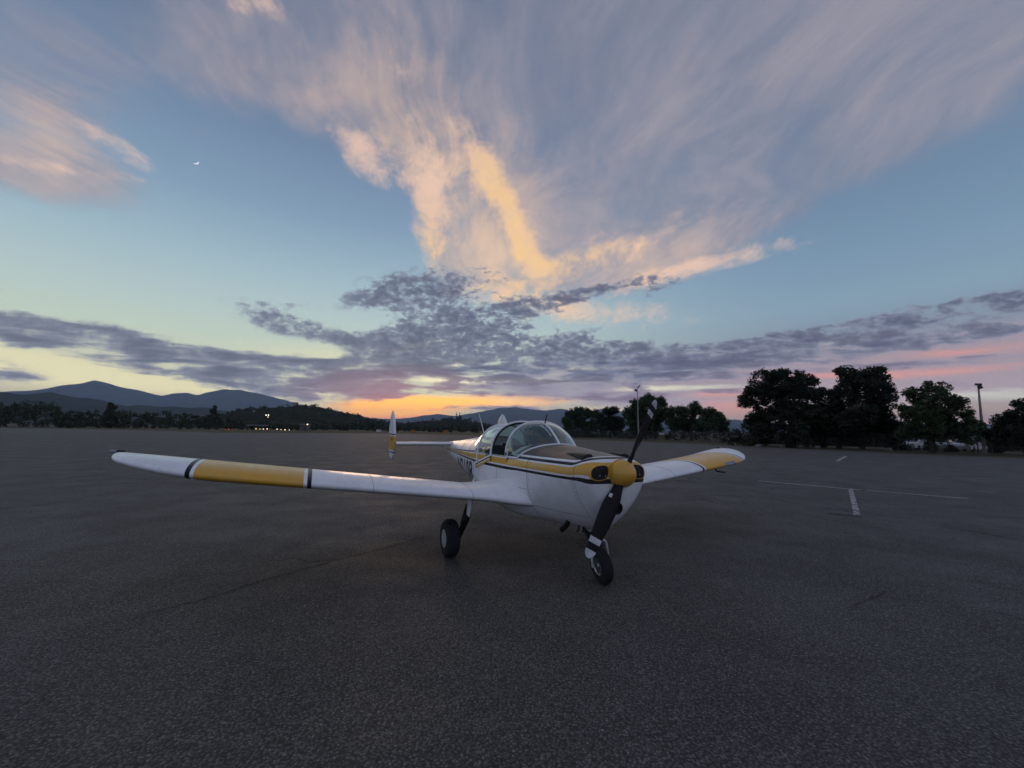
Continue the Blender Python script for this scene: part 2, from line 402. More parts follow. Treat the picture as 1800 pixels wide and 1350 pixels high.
def paint_nodes(nt, b, col, co, shine=1.0):
    """gloss paint with faint grime and waviness"""
    n = noise(nt, co, 3.0, 5, 0.6); n2 = noise(nt, co, 14.0, 4, 0.65)
    g = mixc(nt, (n * 0.6 + n2 * 0.4).ss(0.40, 0.66) * 0.16, col, (0.28, 0.25, 0.21, 1))
    spots = noise(nt, co, 60.0, 2, 0.5).ss(0.70, 0.76)
    g = mixc(nt, spots * 0.5, g, (0.10, 0.09, 0.08, 1))
    pset(b, base=g, rough=n2.ss(0.3, 0.7, 0.28, 0.44), coat=(shine * 0.25), spec=(shine * 0.42 + 0.06), coat_rough=0.14,
         normal=bump(nt, n + n2 * 0.25, 0.10, 0.02))
def paint(name, col):
    m, nt, b = new_mat(name)
    paint_nodes(nt, b, (*col, 1), objco(nt), 0.12 if max(col) < 0.05 else 1.0); return m
M = {}
M['white'] = paint('white_paint', WHITE); M['yellow'] = paint('yellow_paint', YELLOW); M['black'] = paint('black_paint', BLACK)
def stripes():
    """white body paint; the stripe height stored on the mesh picks black, yellow and the matt dark top panel"""
    m, nt, b = new_mat('striped_paint')
    at = nt.nodes.new('ShaderNodeAttribute'); at.attribute_name = 'stripe'; t = S(nt, at.outputs['Fac'])
    ap = nt.nodes.new('ShaderNodeAttribute'); ap.attribute_name = 'panel'; p = S(nt, ap.outputs['Fac'])
    co = objco(nt)
    W4, Y4, K4 = (*WHITE, 1), (*YELLOW, 1), (*BLACK, 1)
    f = t * 0.5 + 0.25
    g = lambda x: x * 0.5 + 0.25
    col = f.ramp([(0, W4), (g(-0.01), K4), (g(0.16), W4), (g(0.27), Y4), (g(0.74), W4), (g(0.85), K4), (g(1.02), W4)], 'CONSTANT')
    # the yellow has a faded, patched length on the cowl side
    sx, sy, sz = sep(nt, co)
    fade = (noise(nt, co, 5.0, 4, 0.7) + (sx + 0.55).ab() * -0.35).ss(0.36, 0.52)
    pale = mixc(nt, fade * 0.4, col, (0.62, 0.46, 0.20, 1))
    isy = f.ramp([(0, (0, 0, 0, 1)), (g(0.27), (1, 1, 1, 1)), (g(0.74), (0, 0, 0, 1))], 'CONSTANT')
    col = mixc(nt, isy, col, pale)
    shine = f.ramp([(0, (1, 1, 1, 1)), (g(-0.01), (.12, .12, .12, 1)), (g(0.16), (1, 1, 1, 1)), (g(0.85), (.12, .12, .12, 1)), (g(1.02), (1, 1, 1, 1))], 'CONSTANT')
    paint_nodes(nt, b, col, co, shine)
    dark = nt.nodes.new('ShaderNodeBsdfPrincipled')
    pn = noise(nt, co, 4.0, 5, 0.65)
    pset(dark, base=mixc(nt, pn.ss(0.35, 0.65), (0.028, 0.022, 0.018, 1), (0.06, 0.045, 0.034, 1)), rough=pn.ss(0.3, 0.7, 0.30, 0.46), spec=0.6)
    mix = nt.nodes.new('ShaderNodeMixShader')
    fac = (t * 1.0).ss(1.145, 1.155) * p.ss(0.45, 0.55)
    nt.links.new(fac.k, mix.inputs[0]); nt.links.new(b.outputs[0], mix.inputs[1]); nt.links.new(dark.outputs[0], mix.inputs[2])
    nt.links.new(mix.outputs[0], nt.nodes['Material Output'].inputs[0])
    return m
M['stripes'] = stripes()
M['rubber'] = plain('tyre_rubber', (0.018, 0.018, 0.019), 0.85, var=0.4, scale=20, bmp=0.3)
M['metal'] = plain('bare_metal', (0.45, 0.45, 0.46), 0.38, 0.9, 0.35, 12)
M['dark_metal'] = plain('sooty_metal', (0.05, 0.045, 0.042), 0.5, 0.7, 0.5, 14)
M['blade'] = plain('blade_black', (0.006, 0.006, 0.007), 0.5, 0.0, 0.4, 9, spec=0.25)
M['tipwhite'] = plain('blade_tip_white', (0.62, 0.62, 0.62), 0.45, 0.0, 0.25, 16)
M['hub'] = plain('hub_white', (0.55, 0.56, 0.56), 0.4, 0.0, 0.3, 18)
M['inside'] = plain('cockpit_dark', (0.022, 0.022, 0.024), 0.75, 0.0, 0.4, 10)
M['seat'] = plain('seat_charcoal', (0.030, 0.030, 0.033), 0.7, 0.0, 0.4, 16, bmp=0.3)
M['cushion'] = plain('seat_oxblood', (0.085, 0.022, 0.020), 0.65, 0.0, 0.4, 16, bmp=0.3)
M['hole'] = plain('black_and_hole_shade', (0.008, 0.008, 0.009), 0.7, 0.0, 0.4, 20)  # black for seals, joints and trim; also stands in for shade in openings
M['lens'] = plain('lamp_lens', (0.30, 0.30, 0.34), 0.08, 0.2, 0.3, 20)
M['glassgrey'] = plain('instrument_glass', (0.10, 0.11, 0.11), 0.12, 0.0, 0.3, 30)

def glass(name, tint, gloss=0.06, haze=0.05):
    m = bpy.data.materials.new(name); m.use_nodes = True; nt = m.node_tree; nt.nodes.clear()
    tr = nt.nodes.new('ShaderNodeBsdfTransparent'); tr.inputs[0].default_value = (*tint, 1)
    gl = nt.nodes.new('ShaderNodeBsdfGlossy'); gl.inputs['Roughness'].default_value = gloss; gl.inputs[0].default_value = (0.9, 0.95, 0.93, 1)
    df = nt.nodes.new('ShaderNodeBsdfDiffuse'); df.inputs[0].default_value = (0.45, 0.50, 0.48, 1)
    fr = nt.nodes.new('ShaderNodeFresnel'); fr.inputs[0].default_value = 1.49
    n = noise(nt, objco(nt), 7.0, 4, 0.6)
    a = nt.nodes.new('ShaderNodeMixShader'); c = nt.nodes.new('ShaderNodeMixShader'); o = nt.nodes.new('ShaderNodeOutputMaterial')
    f = n.ss(0.35, 0.75, haze * 0.5, haze * 1.6)
    nt.links.new(f.k, a.inputs[0]); nt.links.new(tr.outputs[0], a.inputs[1]); nt.links.new(df.outputs[0], a.inputs[2])
    ff = S(nt, fr.outputs[0]) * 2.2
    nt.links.new(ff.k, c.inputs[0]); nt.links.new(a.outputs[0], c.inputs[1]); nt.links.new(gl.outputs[0], c.inputs[2])
    nt.links.new(c.outputs[0], o.inputs[0])
    return m
M['glass'] = glass('canopy_glass', (0.66, 0.85, 0.79))
# ------------------------------------------------------------------ ground
def ground_mat():
    m, nt, b = new_mat('dry_grass_land')
    p = geopos(nt)
    n1 = noise(nt, p, 0.02, 5, 0.6); n2 = noise(nt, p, 0.6, 4, 0.65); n3 = noise(nt, p, 9.0, 3, 0.6)
    c = mixc(nt, n1.ss(0.4, 0.6), (0.105, 0.088, 0.048, 1), (0.060, 0.062, 0.032, 1))
    c = mixc(nt, n2.ss(0.35, 0.7) * 0.5, c, (0.15, 0.125, 0.075, 1))
    pset(b, base=mixc(nt, n3.ss(0.3, 0.7) * 0.35, c, (0.04, 0.036, 0.02, 1)), rough=0.95, spec=0.1, normal=bump(nt, n3 + n2, 0.6, 0.08))
    return m
def asphalt_mat():
    m, nt, b = new_mat('worn_asphalt')
    p = geopos(nt)
    big = noise(nt, p, 0.11, 5, 0.6); mid = noise(nt, p, 0.9, 5, 0.65); fine = noise(nt, p, 26.0, 4, 0.7)
    pw = vadd(nt, p, noise(nt, p, 40.0, 2, 0.5, out='Color'), 0.012)
    cell = voronoi(nt, pw, 66.0, 'F1', 'Distance'); hue = voronoi(nt, pw, 66.0, 'F1', 'Color')
    hr, hg, hb = sep(nt, hue)
    grain = voronoi(nt, p, 170.0, 'F1', 'Distance')
    c = mixc(nt, big.ss(0.35, 0.65), (0.096, 0.094, 0.083, 1), (0.128, 0.125, 0.111, 1))
    c = mixc(nt, mid.ss(0.38, 0.68) * 0.40, c, (0.064, 0.062, 0.055, 1))
    c = mixc(nt, hr.ss(0.45, 0.95) * 0.55, c, (0.235, 0.228, 0.205, 1))              # paler stones
    c = mixc(nt, hb.ss(0.55, 0.95) * 0.60, c, (0.040, 0.037, 0.035, 1))              # darker ones
    c = mixc(nt, hg.ss(0.98, 0.99) * 0.6, c, (0.33, 0.31, 0.28, 1))                  # a few almost white
    c = mixc(nt, cell.ss(0.28, 0.68) * 0.85, c, (0.020, 0.019, 0.018, 1))            # dark binder between the stones, with relief shade put into the colour
    c = mixc(nt, fine.ss(0.40, 0.7) * 0.40, c, (0.030, 0.028, 0.026, 1))
    # old seams and hairline cracks
    w = vmap(nt, vadd(nt, p, noise(nt, p, 0.6, 4, 0.7, out='Color'), 1.4), loc=(13.7, 5.2, 0))
    ck = voronoi(nt, w, 0.16, 'DISTANCE_TO_EDGE', 'Distance')
    crack = ck.ss(0.006, 0.0018) * noise(nt, p, 0.23, 3, 0.6).ss(0.50, 0.58)
    c = mixc(nt, crack * 0.6, c, (0.012, 0.011, 0.011, 1))
    stain = noise(nt, p, 0.35, 5, 0.7).ss(0.60, 0.74)
    c = mixc(nt, stain * 0.35, c, (0.030, 0.027, 0.026, 1))
    oil = noise(nt, p, 0.8, 3, 0.55).ss(0.70, 0.78)
    c = mixc(nt, oil * 0.5, c, (0.016, 0.015, 0.015, 1))
    h = cell * -0.6 + grain * -0.25 + fine * 0.7 + crack * -2.0
    pset(b, base=c, rough=mid.ss(0.3, 0.7, 0.66, 0.86), spec=0.42, normal=bump(nt, h, 0.85, 0.010))
    return m
M['land'] = ground_mat(); M['asphalt'] = asphalt_mat()
def disc(r, z, rings):
    mb = MB(); rows = [[(q * math.cos(a), q * math.sin(a), z) for a in [2 * math.pi * k / 96 for k in range(96)]] for q in rings]
    mb.grid(rows, cu=True); mb.cap(rows[0]); return mb
tag(disc(16000, -0.03, [5, 60, 300, 1200, 5000, 15500]).build('ground', M['land']), kind='structure')
EDGE = [on_ground(u, v) for u, v in ((0, 751.2), (200, 755.2), (380, 760.4), (520, 761.3), (690, 762.0), (860, 766.0), (1024, 773.0), (1122, 776.7), (1211, 780.0), (1300, 784.4), (1400, 788.6), (1560, 796.5), (1800, 806.0))]
def apron():
    pts = [Vector((-420, EDGE[0].y + 60, 0)), Vector((EDGE[0].x - 60, EDGE[0].y + 20, 0))] + EDGE + [Vector((60, -5, 0)), Vector((70, -90, 0)), Vector((-420, -90, 0))]
    bm = bmesh.new(); vs = [bm.verts.new(p) for p in pts]; f = bm.faces.new(vs)
    ex = bmesh.ops.extrude_face_region(bm, geom=[f])
    for g in ex['geom']:
        if isinstance(g, bmesh.types.BMVert): g.co.z = -0.029
    bmesh.ops.recalc_face_normals(bm, faces=bm.faces)
    bmesh.ops.triangulate(bm, faces=bm.faces)
    me = bpy.data.meshes.new('apron'); bm.to_mesh(me); bm.free(); me.materials.append(M['asphalt'])
    return tag(link('apron', me), kind='structure')
APR = apron()
def worn_paint():
    m, nt, b = new_mat('worn_white_marking')
    p = geopos(nt)
    n = noise(nt, p, 5.0, 5, 0.75); f = noise(nt, p, 45.0, 3, 0.7)
    wear = (n + f * 0.5).ss(0.70, 0.84)
    c = mixc(nt, wear, (0.42, 0.41, 0.39, 1), (0.075, 0.07, 0.066, 1))
    pset(b, base=c, rough=0.75, spec=0.3, normal=bump(nt, f, 0.5, 0.006)); return m
M['marking'] = worn_paint()
M['marking_line'] = plain('line_marking', (0.46, 0.45, 0.43), 0.75, 0, 0.55, 7)
M['marking_faint'] = plain('faint_marking', (0.16, 0.155, 0.15), 0.8, 0, 0.6, 3)
M['tar'] = plain('crack_tar', (0.010, 0.010, 0.010), 0.75, 0, 0.3, 8)
def strip(name, a, b, w, mat, z=0.004, seg=1, jag=0.0, seed=1, parent=APR):
    rnd = random.Random(seed); a, b = Vector(a), Vector(b); a.z = b.z = z; d = (b - a).normalized(); n = Vector((-d.y, d.x, 0))
    mb = MB(); rows = []
    for i in range(seg + 1):
        p = a.lerp(b, i / seg); o = rnd.uniform(-jag, jag); ww = w / 2 * (rnd.uniform(0.35, 1.2) if jag else 1)
        rows.append([p + n * (o + ww), p + n * (o - ww)])
    mb.grid(rows, flip=True); return mb.build(name, mat, parent)
G = on_ground
strip('painted_line', G(1330, 845), G(1514, 861.5), 0.12, M['marking_line'])
strip('painted_line', G(1522, 862.2), G(1703, 876.5), 0.10, M['marking_line'])
strip('painted_line', G(1495, 859.5), G(1507, 907), 0.105, M['marking'], z=0.007)
strip('painted_line', G(1472, 810.5), G(1487, 802), 0.22, M['marking'])
strip('painted_line', G(536, 794.5), G(580, 797.5), 0.16, M['marking_faint'])
strip('painted_line', G(758, 813.5), G(790, 818), 0.10, M['marking_faint'])
strip('painted_line', G(700, 810), G(786, 804.5), 0.05, M['marking_faint'])
strip('painted_line', G(470, 771), G(495, 771.8), 0.35, M['marking_faint'])
strip('painted_line', G(1228, 793.0), G(1266, 791.5), 0.10, M['marking_faint'])
for k, (a, b, w, sg) in enumerate((((1455, 903), (1480, 905), 0.10, 8), ((1481, 905), (1516, 909.5), 0.15, 8), ((1706, 877.5), (1738, 879.5), 0.14, 6), ((1300, 840), (1330, 845.5), 0.14, 6),
        ((1582, 815), (1590, 815.3), 0.3, 3), ((690, 810.6), (712, 809.8), 0.16, 5), ((1180, 906), (1215, 911), 0.03, 7), ((1318, 795), (1330, 796), 0.10, 3),
        ((762, 939), (690, 960), 0.016, 26), ((690, 960), (590, 985), 0.020, 34), ((590, 985), (470, 1018), 0.020, 40), ((470, 1018), (345, 1058), 0.022, 44), ((345, 1058), (250, 1080), 0.016, 30),
        ((1500, 1065), (1560, 1040), 0.014, 20), ((655, 829), (560, 838), 0.02, 22))):
    strip('crack', G(*a), G(*b), w, M['tar'], z=0.0065 if k < 8 else 0.004, seg=sg, jag=w * 0.6 if sg < 12 else 0.018, seed=k)

# ------------------------------------------------------------------ far mountains, ridges, wooded hills
def land_mat(name, a, b, sc):
    m, nt, bb = new_mat(name); p = geopos(nt)
    n = noise(nt, p, sc, 6, 0.65); n2 = noise(nt, p, sc * 6, 4, 0.6)
    pset(bb, base=mixc(nt, (n * 0.6 + n2 * 0.4).ss(0.38, 0.64), (*a, 1), (*b, 1)), rough=1.0, spec=0.0, normal=bump(nt, n2 + n, 0.8, 0.15 / sc)); return m
M['far'] = land_mat('far_mountain_scrub', (0.030, 0.036, 0.030), (0.075, 0.070, 0.052), 0.0016)
M['ridge'] = land_mat('ridge_scrub', (0.022, 0.030, 0.018), (0.060, 0.058, 0.034), 0.006)
M['hillside'] = land_mat('hillside_soil', (0.016, 0.022, 0.011), (0.05, 0.045, 0.026), 0.03)
def fbm_np(x, y, seed, octs=5):
    rng = np.random.default_rng(seed); t = np.zeros_like(x); amp = 1.0
    for o in range(octs):
        for k in range(4):
            a = rng.uniform(0, 2 * math.pi); f = 2.0 ** o * rng.uniform(0.7, 1.3)
            t += amp * np.sin((x * math.cos(a) + y * math.sin(a)) * f + rng.uniform(0, 6.28)) / 4
        amp *= 0.52
    return t
def ridge(name, pts, rng, mat, depth=0.35, rough=0.05, seed=0, nc=420, kind='structure'):
    """a range of hills whose skyline follows the photo's: crest rng metres away, slopes falling off before and behind"""
    dirs = [direction(u, v) for u, v in pts]
    az = np.array([math.atan2(d.x, d.y) for d in dirs]); el = np.array([d.z / math.hypot(d.x, d.y) for d in dirs])
    A = np.linspace(az[0], az[-1], nc); E0 = np.interp(A, az, el)
    ker = np.hanning(5); ker /= ker.sum(); Ep = np.pad(E0, 2, mode='edge'); E_ = np.convolve(Ep, ker, 'valid')
    fs = np.concatenate([np.linspace(-depth, 0, 13), np.linspace(0, depth * 0.7, 8)[1:]])
    n = fbm_np(A * 70, A * 0, seed, 5) * 0.0022 * (rough / 0.05)
    rows = []
    for f in fs:
        r = rng * (1 + f); s_ = (1 - abs(f) / depth) if f < 0 else (1 - f / (depth * 0.7))
        H = (E_ + n) * rng + CAMH
        gul = fbm_np(A * 90 + f * 3, np.full_like(A, f * 26), seed + 5, 5)
        z = H * s_ ** 1.15 + gul * rough * H * (s_ * (1 - s_)) * 2.2 - (6 if s_ <= 0.001 else 0)
        rows.append([(r * math.sin(a), r * math.cos(a), max(-6.0, zz)) for a, zz in zip(A, z)])
    mb = MB(); mb.grid(rows)
    o = mb.build(name, mat, None, 180); return tag(o, kind=kind)
ridge('mountain', [(-160, 700), (-60, 694), (0, 688), (40, 686), (80, 682), (120, 678), (145, 674), (165, 669), (185, 674), (205, 678), (235, 683), (262, 690), (285, 695), (305, 692), (330, 692), (348, 695), (372, 688), (395, 683), (420, 684), (445, 690), (480, 699), (520, 708), (560, 716), (600, 724), (650, 734), (700, 742)], 9500, M['far'], seed=3)
ridge('mountain', [(560, 742), (620, 738), (680, 737), (730, 733), (775, 727), (800, 731), (830, 727), (850, 722), (875, 717), (905, 715.5), (930, 719), (960, 722), (985, 719), (1010, 723), (1035, 725), (1050, 720), (1062, 717), (1085, 722), (1110, 729), (1150, 738), (1200, 742), (1250, 741), (1290, 737), (1330, 741), (1400, 748), (1500, 752), (1600, 748), (1700, 744), (1900, 752)], 8200, M['far'], seed=9)
ridge('ridge', [(-160, 694), (-50, 692), (30, 691), (90, 690), (130, 696), (180, 703), (230, 711), (290, 716), (340, 715), (400, 720), (470, 722), (560, 738)], 3400, M['ridge'], seed=14, rough=0.08)
HILL_A = [(300, 747), (350, 733), (390, 725), (430, 717), (470, 713.5), (500, 710), (530, 708.5), (560, 711), (590, 718), (620, 725), (650, 733), (690, 741), (740, 748)]
HILL_B = [(660, 752), (700, 742), (730, 738.5), (760, 736), (785, 732.5), (810, 731.5), (835, 737), (860, 744), (900, 750), (980, 752)]
ridge('hill', [(u, v + 4) for u, v in HILL_A], 780, M['hillside'], depth=0.40, seed=21, nc=120)
ridge('hill', [(u, v + 4) for u, v in HILL_B], 900, M['hillside'], depth=0.35, seed=25, nc=100)

# ------------------------------------------------------------------ trees
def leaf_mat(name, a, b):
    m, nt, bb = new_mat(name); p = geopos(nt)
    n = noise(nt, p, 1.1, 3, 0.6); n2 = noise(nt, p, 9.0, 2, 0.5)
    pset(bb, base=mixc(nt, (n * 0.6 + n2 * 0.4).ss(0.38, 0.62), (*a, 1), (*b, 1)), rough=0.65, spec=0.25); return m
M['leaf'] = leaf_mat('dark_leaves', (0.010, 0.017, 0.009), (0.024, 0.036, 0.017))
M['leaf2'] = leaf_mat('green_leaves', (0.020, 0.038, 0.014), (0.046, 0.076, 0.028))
M['wood_far'] = leaf_mat('far_foliage', (0.020, 0.030, 0.014), (0.048, 0.060, 0.028))
M['bark'] = plain('bark', (0.045, 0.036, 0.028), 0.9, 0, 0.5, 8, bmp=0.6)
def leaf_mesh(name, centres, radii, counts, size, mat, seed, squash=0.85):
    """thousands of small leaf faces filling round clumps"""
    rng = np.random.default_rng(seed); V = []
    for c, r, n in zip(centres, radii, counts):
        d = rng.normal(size=(n, 3)); d /= np.linalg.norm(d, axis=1)[:, None]
        rr = r * rng.uniform(0.10, 1.0, n) ** 0.55
        p = np.array(c) + d * rr[:, None] * np.array([1, 1, squash])
        a = rng.normal(size=(n, 3)); a /= np.linalg.norm(a, axis=1)[:, None]
        b = np.cross(a, rng.normal(size=(n, 3))); b /= np.linalg.norm(b, axis=1)[:, None]
        s_ = size * rng.uniform(0.6, 1.35, n)[:, None]
        a, b = a * s_, b * s_ * 0.55
        V.append(np.stack([p - a, p - b * 0.9 + a * 0.1, p + a, p + b], axis=1).reshape(-1, 3))
    V = np.concatenate(V); nq = len(V) // 4
    me = bpy.data.meshes.new(name)
    me.vertices.add(len(V)); me.vertices.foreach_set('co', V.astype(np.float32).ravel())
    me.loops.add(nq * 4); me.loops.foreach_set('vertex_index', np.arange(nq * 4, dtype=np.int32))
    me.polygons.add(nq); me.polygons.foreach_set('loop_start', np.arange(0, nq * 4, 4, dtype=np.int32))
    me.materials.append(mat); me.update(calc_edges=True); me.validate()
    return me
def clumps_in(lobes, per, rng, rsub):
    """scatter sub-clumps over each lobe (mostly in its outer shell)"""
    C, Rr = [], []
    for (c, r) in lobes:
        for k in range(max(3, int(per * (r / 1.5) ** 1.6))):
            d = Vector((rng.gauss(0, 1), rng.gauss(0, 1), rng.gauss(0, 1))).normalized()
            C.append(Vector(c) + d * r * rng.uniform(0.35, 0.92)); Rr.append(rsub * rng.uniform(0.65, 1.35))
    return C, Rr
def tree(name, label, base, lobes_px, rng_m, leaf, nleaf, mat, seed, cat='tree', group=None, trunk_r=0.2, rsub=0.55, per=13, extra_trunks=()):
    """base (u, v) of the trunk; lobes (u, v, radius px) give the crown's masses, each with its own depth"""
    rnd = random.Random(seed)
    g = at_range(base[0], base[1], rng_m); g.z = -0.03
    root = empty(name, g)
    view = Vector((g.x, g.y, 0)).normalized(); px = rng_m * math.cos(math.atan2(g.x, g.y)) / FPX
    lobes = []
    for (u, v, r) in lobes_px:
        p = at_range(u, v, rng_m) - g; rm = r * px
        p += view * rnd.uniform(-1.3, 1.3) * min(2.2, 1.2 + rm * 0.4)
        lobes.append((p, rm))
        lobes.append((p + view * rnd.choice((-1, 1)) * rm * 0.9 + Vector((rnd.uniform(-.3, .3), 0, -0.15 * rm)), rm * 0.85))
    C, Rr = clumps_in(lobes, per, rnd, rsub)
    Cn = [max(20, int(nleaf * (r / rsub) ** 2)) for r in Rr]
    me = leaf_mesh('crown', C, Rr, Cn, leaf, mat, seed)
    link('crown', me, root)
    top = max(l[0].z for l in lobes)
    t = MB(); bx = Vector((0, 0, 0)); fork = Vector((rnd.uniform(-.2, .2), rnd.uniform(-.2, .2), top * 0.42))
    t.tube([bx, bx.lerp(fork, 0.5) + Vector((0.06, 0.03, 0)), fork, fork + Vector((0.1, 0, top * 0.25))], [trunk_r * 1.25, trunk_r, trunk_r * 0.85, trunk_r * 0.5], 9)
    t.build('trunk', M['bark'], root, 60)
    for (p, r) in lobes[::2]:
        lb = MB(); mid = fork.lerp(p, 0.5) + Vector((rnd.uniform(-.2, .2), rnd.uniform(-.2, .2), 0.15))
        lb.tube([fork - Vector((0, 0, 0.3)), mid, p], [trunk_r * 0.5, trunk_r * 0.32, trunk_r * 0.12], 6); lb.build('limb', M['bark'], root, 60)
    for (u, v) in extra_trunks:
        q = at_range(u, v, rng_m) - g; q.z = 0
        e = MB(); e.tube([q, q + Vector((0.08, 0.05, top * 0.3)), q * 0.6 + Vector((0, 0, top * 0.6))], [trunk_r * 1.2, trunk_r, trunk_r * 0.4], 9); e.build('trunk', M['bark'], root, 60)
    tag(root, label, cat, group); return root
TG = 'trees behind the right side of the apron'
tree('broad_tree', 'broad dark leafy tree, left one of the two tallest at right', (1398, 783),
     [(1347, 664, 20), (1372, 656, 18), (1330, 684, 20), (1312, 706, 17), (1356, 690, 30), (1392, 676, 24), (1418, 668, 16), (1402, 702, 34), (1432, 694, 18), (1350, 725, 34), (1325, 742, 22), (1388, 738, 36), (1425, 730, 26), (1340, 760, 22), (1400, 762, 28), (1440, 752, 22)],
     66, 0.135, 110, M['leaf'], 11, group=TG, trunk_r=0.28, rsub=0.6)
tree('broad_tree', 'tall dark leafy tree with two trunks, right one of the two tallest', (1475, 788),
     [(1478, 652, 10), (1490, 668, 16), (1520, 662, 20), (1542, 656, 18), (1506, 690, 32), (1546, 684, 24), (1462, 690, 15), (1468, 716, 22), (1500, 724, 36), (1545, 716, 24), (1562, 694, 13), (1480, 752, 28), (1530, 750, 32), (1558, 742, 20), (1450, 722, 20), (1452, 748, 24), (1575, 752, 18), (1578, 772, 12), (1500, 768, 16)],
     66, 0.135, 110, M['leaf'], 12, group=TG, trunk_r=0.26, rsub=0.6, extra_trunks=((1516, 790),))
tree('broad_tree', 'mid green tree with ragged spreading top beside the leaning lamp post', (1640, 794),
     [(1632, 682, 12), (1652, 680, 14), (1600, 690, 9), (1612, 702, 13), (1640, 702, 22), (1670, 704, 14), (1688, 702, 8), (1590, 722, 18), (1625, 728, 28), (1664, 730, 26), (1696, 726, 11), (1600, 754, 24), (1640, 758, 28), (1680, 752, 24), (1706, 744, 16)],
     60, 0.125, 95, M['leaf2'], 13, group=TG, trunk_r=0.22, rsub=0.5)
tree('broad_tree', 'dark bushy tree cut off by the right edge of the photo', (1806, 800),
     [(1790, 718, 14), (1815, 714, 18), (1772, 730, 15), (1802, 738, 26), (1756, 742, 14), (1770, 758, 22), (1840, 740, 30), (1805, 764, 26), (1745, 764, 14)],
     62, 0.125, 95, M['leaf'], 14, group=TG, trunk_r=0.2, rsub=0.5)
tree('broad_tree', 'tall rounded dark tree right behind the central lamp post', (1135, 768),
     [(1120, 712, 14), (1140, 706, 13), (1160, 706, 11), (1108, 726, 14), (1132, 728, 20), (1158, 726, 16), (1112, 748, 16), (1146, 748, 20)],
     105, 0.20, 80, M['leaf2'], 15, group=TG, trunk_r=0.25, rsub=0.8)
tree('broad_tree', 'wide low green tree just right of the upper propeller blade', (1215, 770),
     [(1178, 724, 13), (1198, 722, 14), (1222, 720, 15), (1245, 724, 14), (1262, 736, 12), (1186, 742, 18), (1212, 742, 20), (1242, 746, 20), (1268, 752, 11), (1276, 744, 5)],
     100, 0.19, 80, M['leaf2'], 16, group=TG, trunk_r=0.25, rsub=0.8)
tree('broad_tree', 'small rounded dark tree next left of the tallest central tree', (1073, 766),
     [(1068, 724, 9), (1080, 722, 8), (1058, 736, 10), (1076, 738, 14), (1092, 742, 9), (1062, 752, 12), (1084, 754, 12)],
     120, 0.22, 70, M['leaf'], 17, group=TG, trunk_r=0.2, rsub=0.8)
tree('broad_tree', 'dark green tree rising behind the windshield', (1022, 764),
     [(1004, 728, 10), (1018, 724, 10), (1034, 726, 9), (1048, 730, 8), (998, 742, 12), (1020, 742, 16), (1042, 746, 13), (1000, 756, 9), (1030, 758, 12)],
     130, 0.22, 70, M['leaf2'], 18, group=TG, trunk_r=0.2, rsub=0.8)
tree('conifer', 'slim dark conifer spike poking above the left treeline', (196, 750),
     [(194, 712, 4), (196, 718, 6), (192, 726, 8), (199, 732, 9), (195, 742, 10)], 290, 0.35, 40, M['wood_far'], 31, trunk_r=0.25, rsub=0.9)
tree('conifer', 'pair-like dark conifer at the left foot of the wooded hill', (376, 752),
     [(377, 716, 3), (375, 722, 5), (378, 730, 6), (370, 734, 4), (375, 742, 7)], 300, 0.35, 40, M['wood_far'], 32, trunk_r=0.25, rsub=0.9)
SG = 'shrubs along the right fence'
for k, (u, v, s_, nm) in enumerate(((1296, 770, 15, 'grey green shrub between the low wide tree and the tall trees'), (1325, 776, 12, 'low dark shrub at the left foot of the tall trees'), (1440, 778, 13, 'low dark shrub between the trunks of the tall trees'),
        (1568, 782, 12, 'leafy green shrub between the tall trees and the ragged tree'), (1590, 787, 6, 'little bush left of the white parked car'), (1637, 787, 9, 'dark shrub right of the white parked car'), (1672, 789, 7, 'small bush in front of the silver parked car'),
        (1718, 768, 20, 'rounded shrub hugging the leaning lamp post'), (1752, 789, 9, 'low reddish hedge clump right of the leaning lamp post'), (1100, 764, 9, 'dark shrub at the foot of the central trees'), (1180, 766, 10, 'dark shrub under the wide low tree'))):
    tree('shrub', nm, (u, v + s_ * 0.9), [(u - s_ * 0.4, v, s_ * 0.6), (u + s_ * 0.4, v + 1, s_ * 0.6), (u, v - s_ * 0.4, s_ * 0.6), (u - s_ * .6, v + s_ * .5, s_ * .5), (u + s_ * .6, v + s_ * .5, s_ * .5)], 68 if u > 1250 else 105, 0.09, 46, M['leaf2'] if k % 2 else M['leaf'], 50 + k, 'shrub', SG, 0.05, 0.32, 14)
def undergrowth():
    rnd = random.Random(5); C, Rr = [], []
    for k in range(260):
        u = rnd.uniform(990, 1830); rg = rnd.uniform(80, 92) if u > 1240 else rnd.uniform(112, 135)
        vt = rnd.uniform(748, 766) if u < 1290 else (rnd.uniform(752, 774) if u < 1580 else rnd.uniform(764, 780))
        p = at_range(u, vt, rg); h = max(0.6, p.z)
        for j in range(4):
            C.append((p.x + rnd.gauss(0, 0.9), p.y + rnd.gauss(0, 0.9), h * rnd.uniform(0.05, 0.95))); Rr.append(rnd.uniform(0.5, 1.0))
    me = leaf_mesh('undergrowth', C, Rr, [60] * len(C), 0.14, M['leaf'], 6)
    return tag(link('undergrowth', me), 'dark tangled undergrowth filling the gaps behind the fence', 'undergrowth', kind='stuff')
undergrowth()
